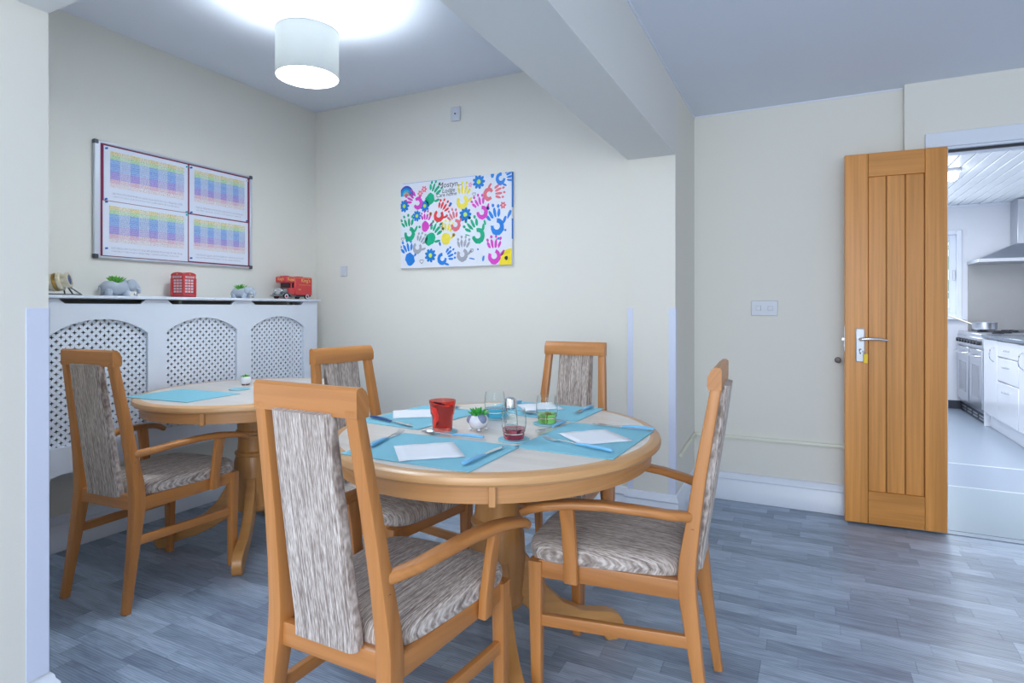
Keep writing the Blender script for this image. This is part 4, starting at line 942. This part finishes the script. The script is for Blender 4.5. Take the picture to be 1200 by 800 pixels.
# telephone box
tb = empty('telephone_box', (SX, 2.105, ZH), radians(10), 'small red model telephone box on the radiator cover shelf', 'ornament')
w = .040
bm = new(); box(bm, -w - .004, w + .004, -w - .004, w + .004, 0, .008, .001); box(bm, -w + .004, w - .004, -w + .004, w - .004, .006, .112); link('base_and_core', bm, REDD, tb)
for sx in (-1, 1):
    for sy in (-1, 1): kp('corner_post', (sx * w - .005, sx * w + .005, sy * w - .005, sy * w + .005, .008, .106), RED, tb, bev=.0008)
bm = new(); box(bm, -w - .003, w + .003, -w - .003, w + .003, .104, .120, .001); link('fascia', bm, RED, tb)
bm = new()
n = 10
for ax in (0, 1):
    pr = [(-w - .004, .120)] + [((w + .004) * -cos(pi * i / n), .120 + .018 * sin(pi * i / n) ** .8) for i in range(1, n)] + [(w + .004, .120)]
    plate(bm, [pr], (w + .004) * 2, (lambda u, v, t: Vector((u, t - w - .004, v))) if ax else (lambda u, v, t: Vector((t - w - .004, u, v))))
link('domed_roof', bm, RED, tb)
for k in range(4):
    Rk = Matrix.Rotation(pi / 2 * k, 4, 'Z')
    bm = new(); box(bm, -.030, .030, -w - .0045, -w - .0025, .1065, .1165, 0, Rk); link('sign_strip', bm, PINKP, tb)
    text('telephone_lettering', 'TELEPHONE', .0085, REDD, tb, Rk @ Matrix.Translation((0, -w - .0048, .1085)) @ Matrix.Rotation(radians(90), 4, 'X'), .0002)
    bm = new(); box(bm, -w + .005, w - .005, -w - .001, -w + .004, .008, .022, 0, Rk); box(bm, -w + .005, -w + .010, -w - .001, -w + .004, .022, .104, 0, Rk); box(bm, w - .010, w - .005, -w - .001, -w + .004, .022, .104, 0, Rk)
    for i in range(1, 6): box(bm, -w + .01, w - .01, -w, -w + .003, .022 + i * .0155, .0245 + i * .0155, 0, Rk)
    for xx in (-.011, .009): box(bm, xx, xx + .0025, -w, -w + .003, .022, .104, 0, Rk)
    link('door_frame', bm, RED, tb, smooth=False)
    bm = new()
    for i in range(5):
        for a, b in ((-.028, -.012), (-.008, .008), (.0125, .028)): box(bm, a, b, -w + .0005, -w + .0015, .026 + i * .0155, .0365 + i * .0155, 0, Rk)
    link('pane', bm, PINKP, tb, smooth=False)
bm = new(); ball(bm, (0, -w - .003, .128), .004, 1, (1.6, .5, 1)); ball(bm, (w + .003, 0, .128), .004, 1, (.5, 1.6, 1)); link('crown', bm, GOLD, tb)
# red delivery van, nose toward -Y
vn = empty('model_van', (SX + .005, 2.870, ZH), 0, 'red model delivery van with gold lettering at the right end of the shelf', 'model van')
def vp(name, a, mat, bev=.003, parent=vn): return kp(name, a, mat, parent, bev=bev)
vp('van_body', (-.052, .052, -.020, .135, .028, .150), RED, .006)
vp('cab_roof', (-.052, .052, -.092, -.019, .108, .150), RED, .006)
vp('cab', (-.046, .046, -.060, -.018, .028, .075), RED, .004)
for s in (-1, 1):
    vp('cab_pillar', (s * .044 - .004, s * .044 + .004, -.050, -.042, .07, .11), RED, .001)
    bm = new(); box(bm, s * .0465, s * .0468 + s * .001, -.016, .0, .0, .001)
    bm.free()
bm = new(); box(bm, -.040, .040, -.046, -.022, .072, .110); link('cab_interior', bm, DARK, vn)
vp('windscreen', (-.040, .040, -.058, -.055, .074, .108), plain('dark_windscreen', (.06, .02, .03), .1), .0005)
bm = new(); sweep(bm, [(0, -.060, .054), (0, -.112, .050)], [(.050, .046), (.036, .042)], r=.4, n=3); link('bonnet', bm, PEWTER, vn)
vp('radiator_grille', (-.020, .020, -.117, -.111, .030, .072), CHROME, .002)
for s in (-1, 1):
    bm = new(); lathe(bm, [(0, 0), (.010, .002), (.012, .012), (.010, .014), (0, .015)], 14, Matrix.Translation((s * .030, -.106, .056)) @ Matrix.Rotation(radians(90), 4, 'X')); link('headlamp', bm, CHROME, vn)
    bm = new(); sweep(bm, [(s * .042, -.125, .020), (s * .042, -.110, .040), (s * .042, -.090, .045), (s * .042, -.068, .036), (s * .042, -.045, .022), (s * .042, -.01, .020)], (.020, .004)); link('mudguard', bm, PEWTER, vn)
bm = new(); box(bm, -.052, .052, -.134, -.129, .020, .028, .001); link('bumper', bm, PEWTER, vn)
bm = new(); box(bm, -.040, .040, -.125, .13, .018, .030); link('chassis', bm, BLACK, vn)
for s in (-1, 1):
    for yy in (-.090, .090):
        M = Matrix.Translation((s * .044, yy, .0185)) @ Matrix.Rotation(radians(90 * s), 4, 'Y')
        bm = new(); lathe(bm, [(.010, -.006), (.0175, -.006), (.0185, 0), (.0175, .006), (.010, .006)], 20, M, close=True); wt = link('wheel', bm, BLACK, vn)
        bm = new(); lathe(bm, [(.0095, .0055), (.0155, .0062), (.0155, .007), (.0095, .007)], 20, M, close=True); link('white_wall', bm, CERW, wt)
        bm = new(); lathe(bm, [(0, -.004), (.010, -.004), (.010, .004), (.004, .008), (0, .009)], 14, M); link('hub', bm, REDD, wt)
Rs = lambda y, z, x=.0525: Matrix.Translation((x, y, z)) @ Matrix.Rotation(radians(90), 4, 'Z') @ Matrix.Rotation(radians(90), 4, 'X')
text('gold_lettering', "King's", .034, GOLD, vn, Rs(.074, .116), .0006); text('gold_lettering', 'Royal', .026, GOLD, vn, Rs(-.054, .122), .0006)
text('gold_lettering', 'TEA', .014, GOLD, vn, Rs(.020, .060), .0005)
text('gold_lettering', 'King\'s', .024, GOLD, vn, Matrix.Translation((0, -.0925, .124)) @ Matrix.Rotation(radians(90), 4, 'X'), .0005)
bm = new(); box(bm, .0515, .0528, .015, .12, .096, .0975); box(bm, .0515, .0528, -.085, .132, .142, .1435); link('gold_stripe', bm, GOLD, vn)
vp('roof_board', (-.03, .03, .02, .07, .150, .154), REDD, .001); vp('roof_board', (-.03, .03, -.075, -.05, .150, .154), REDD, .001)
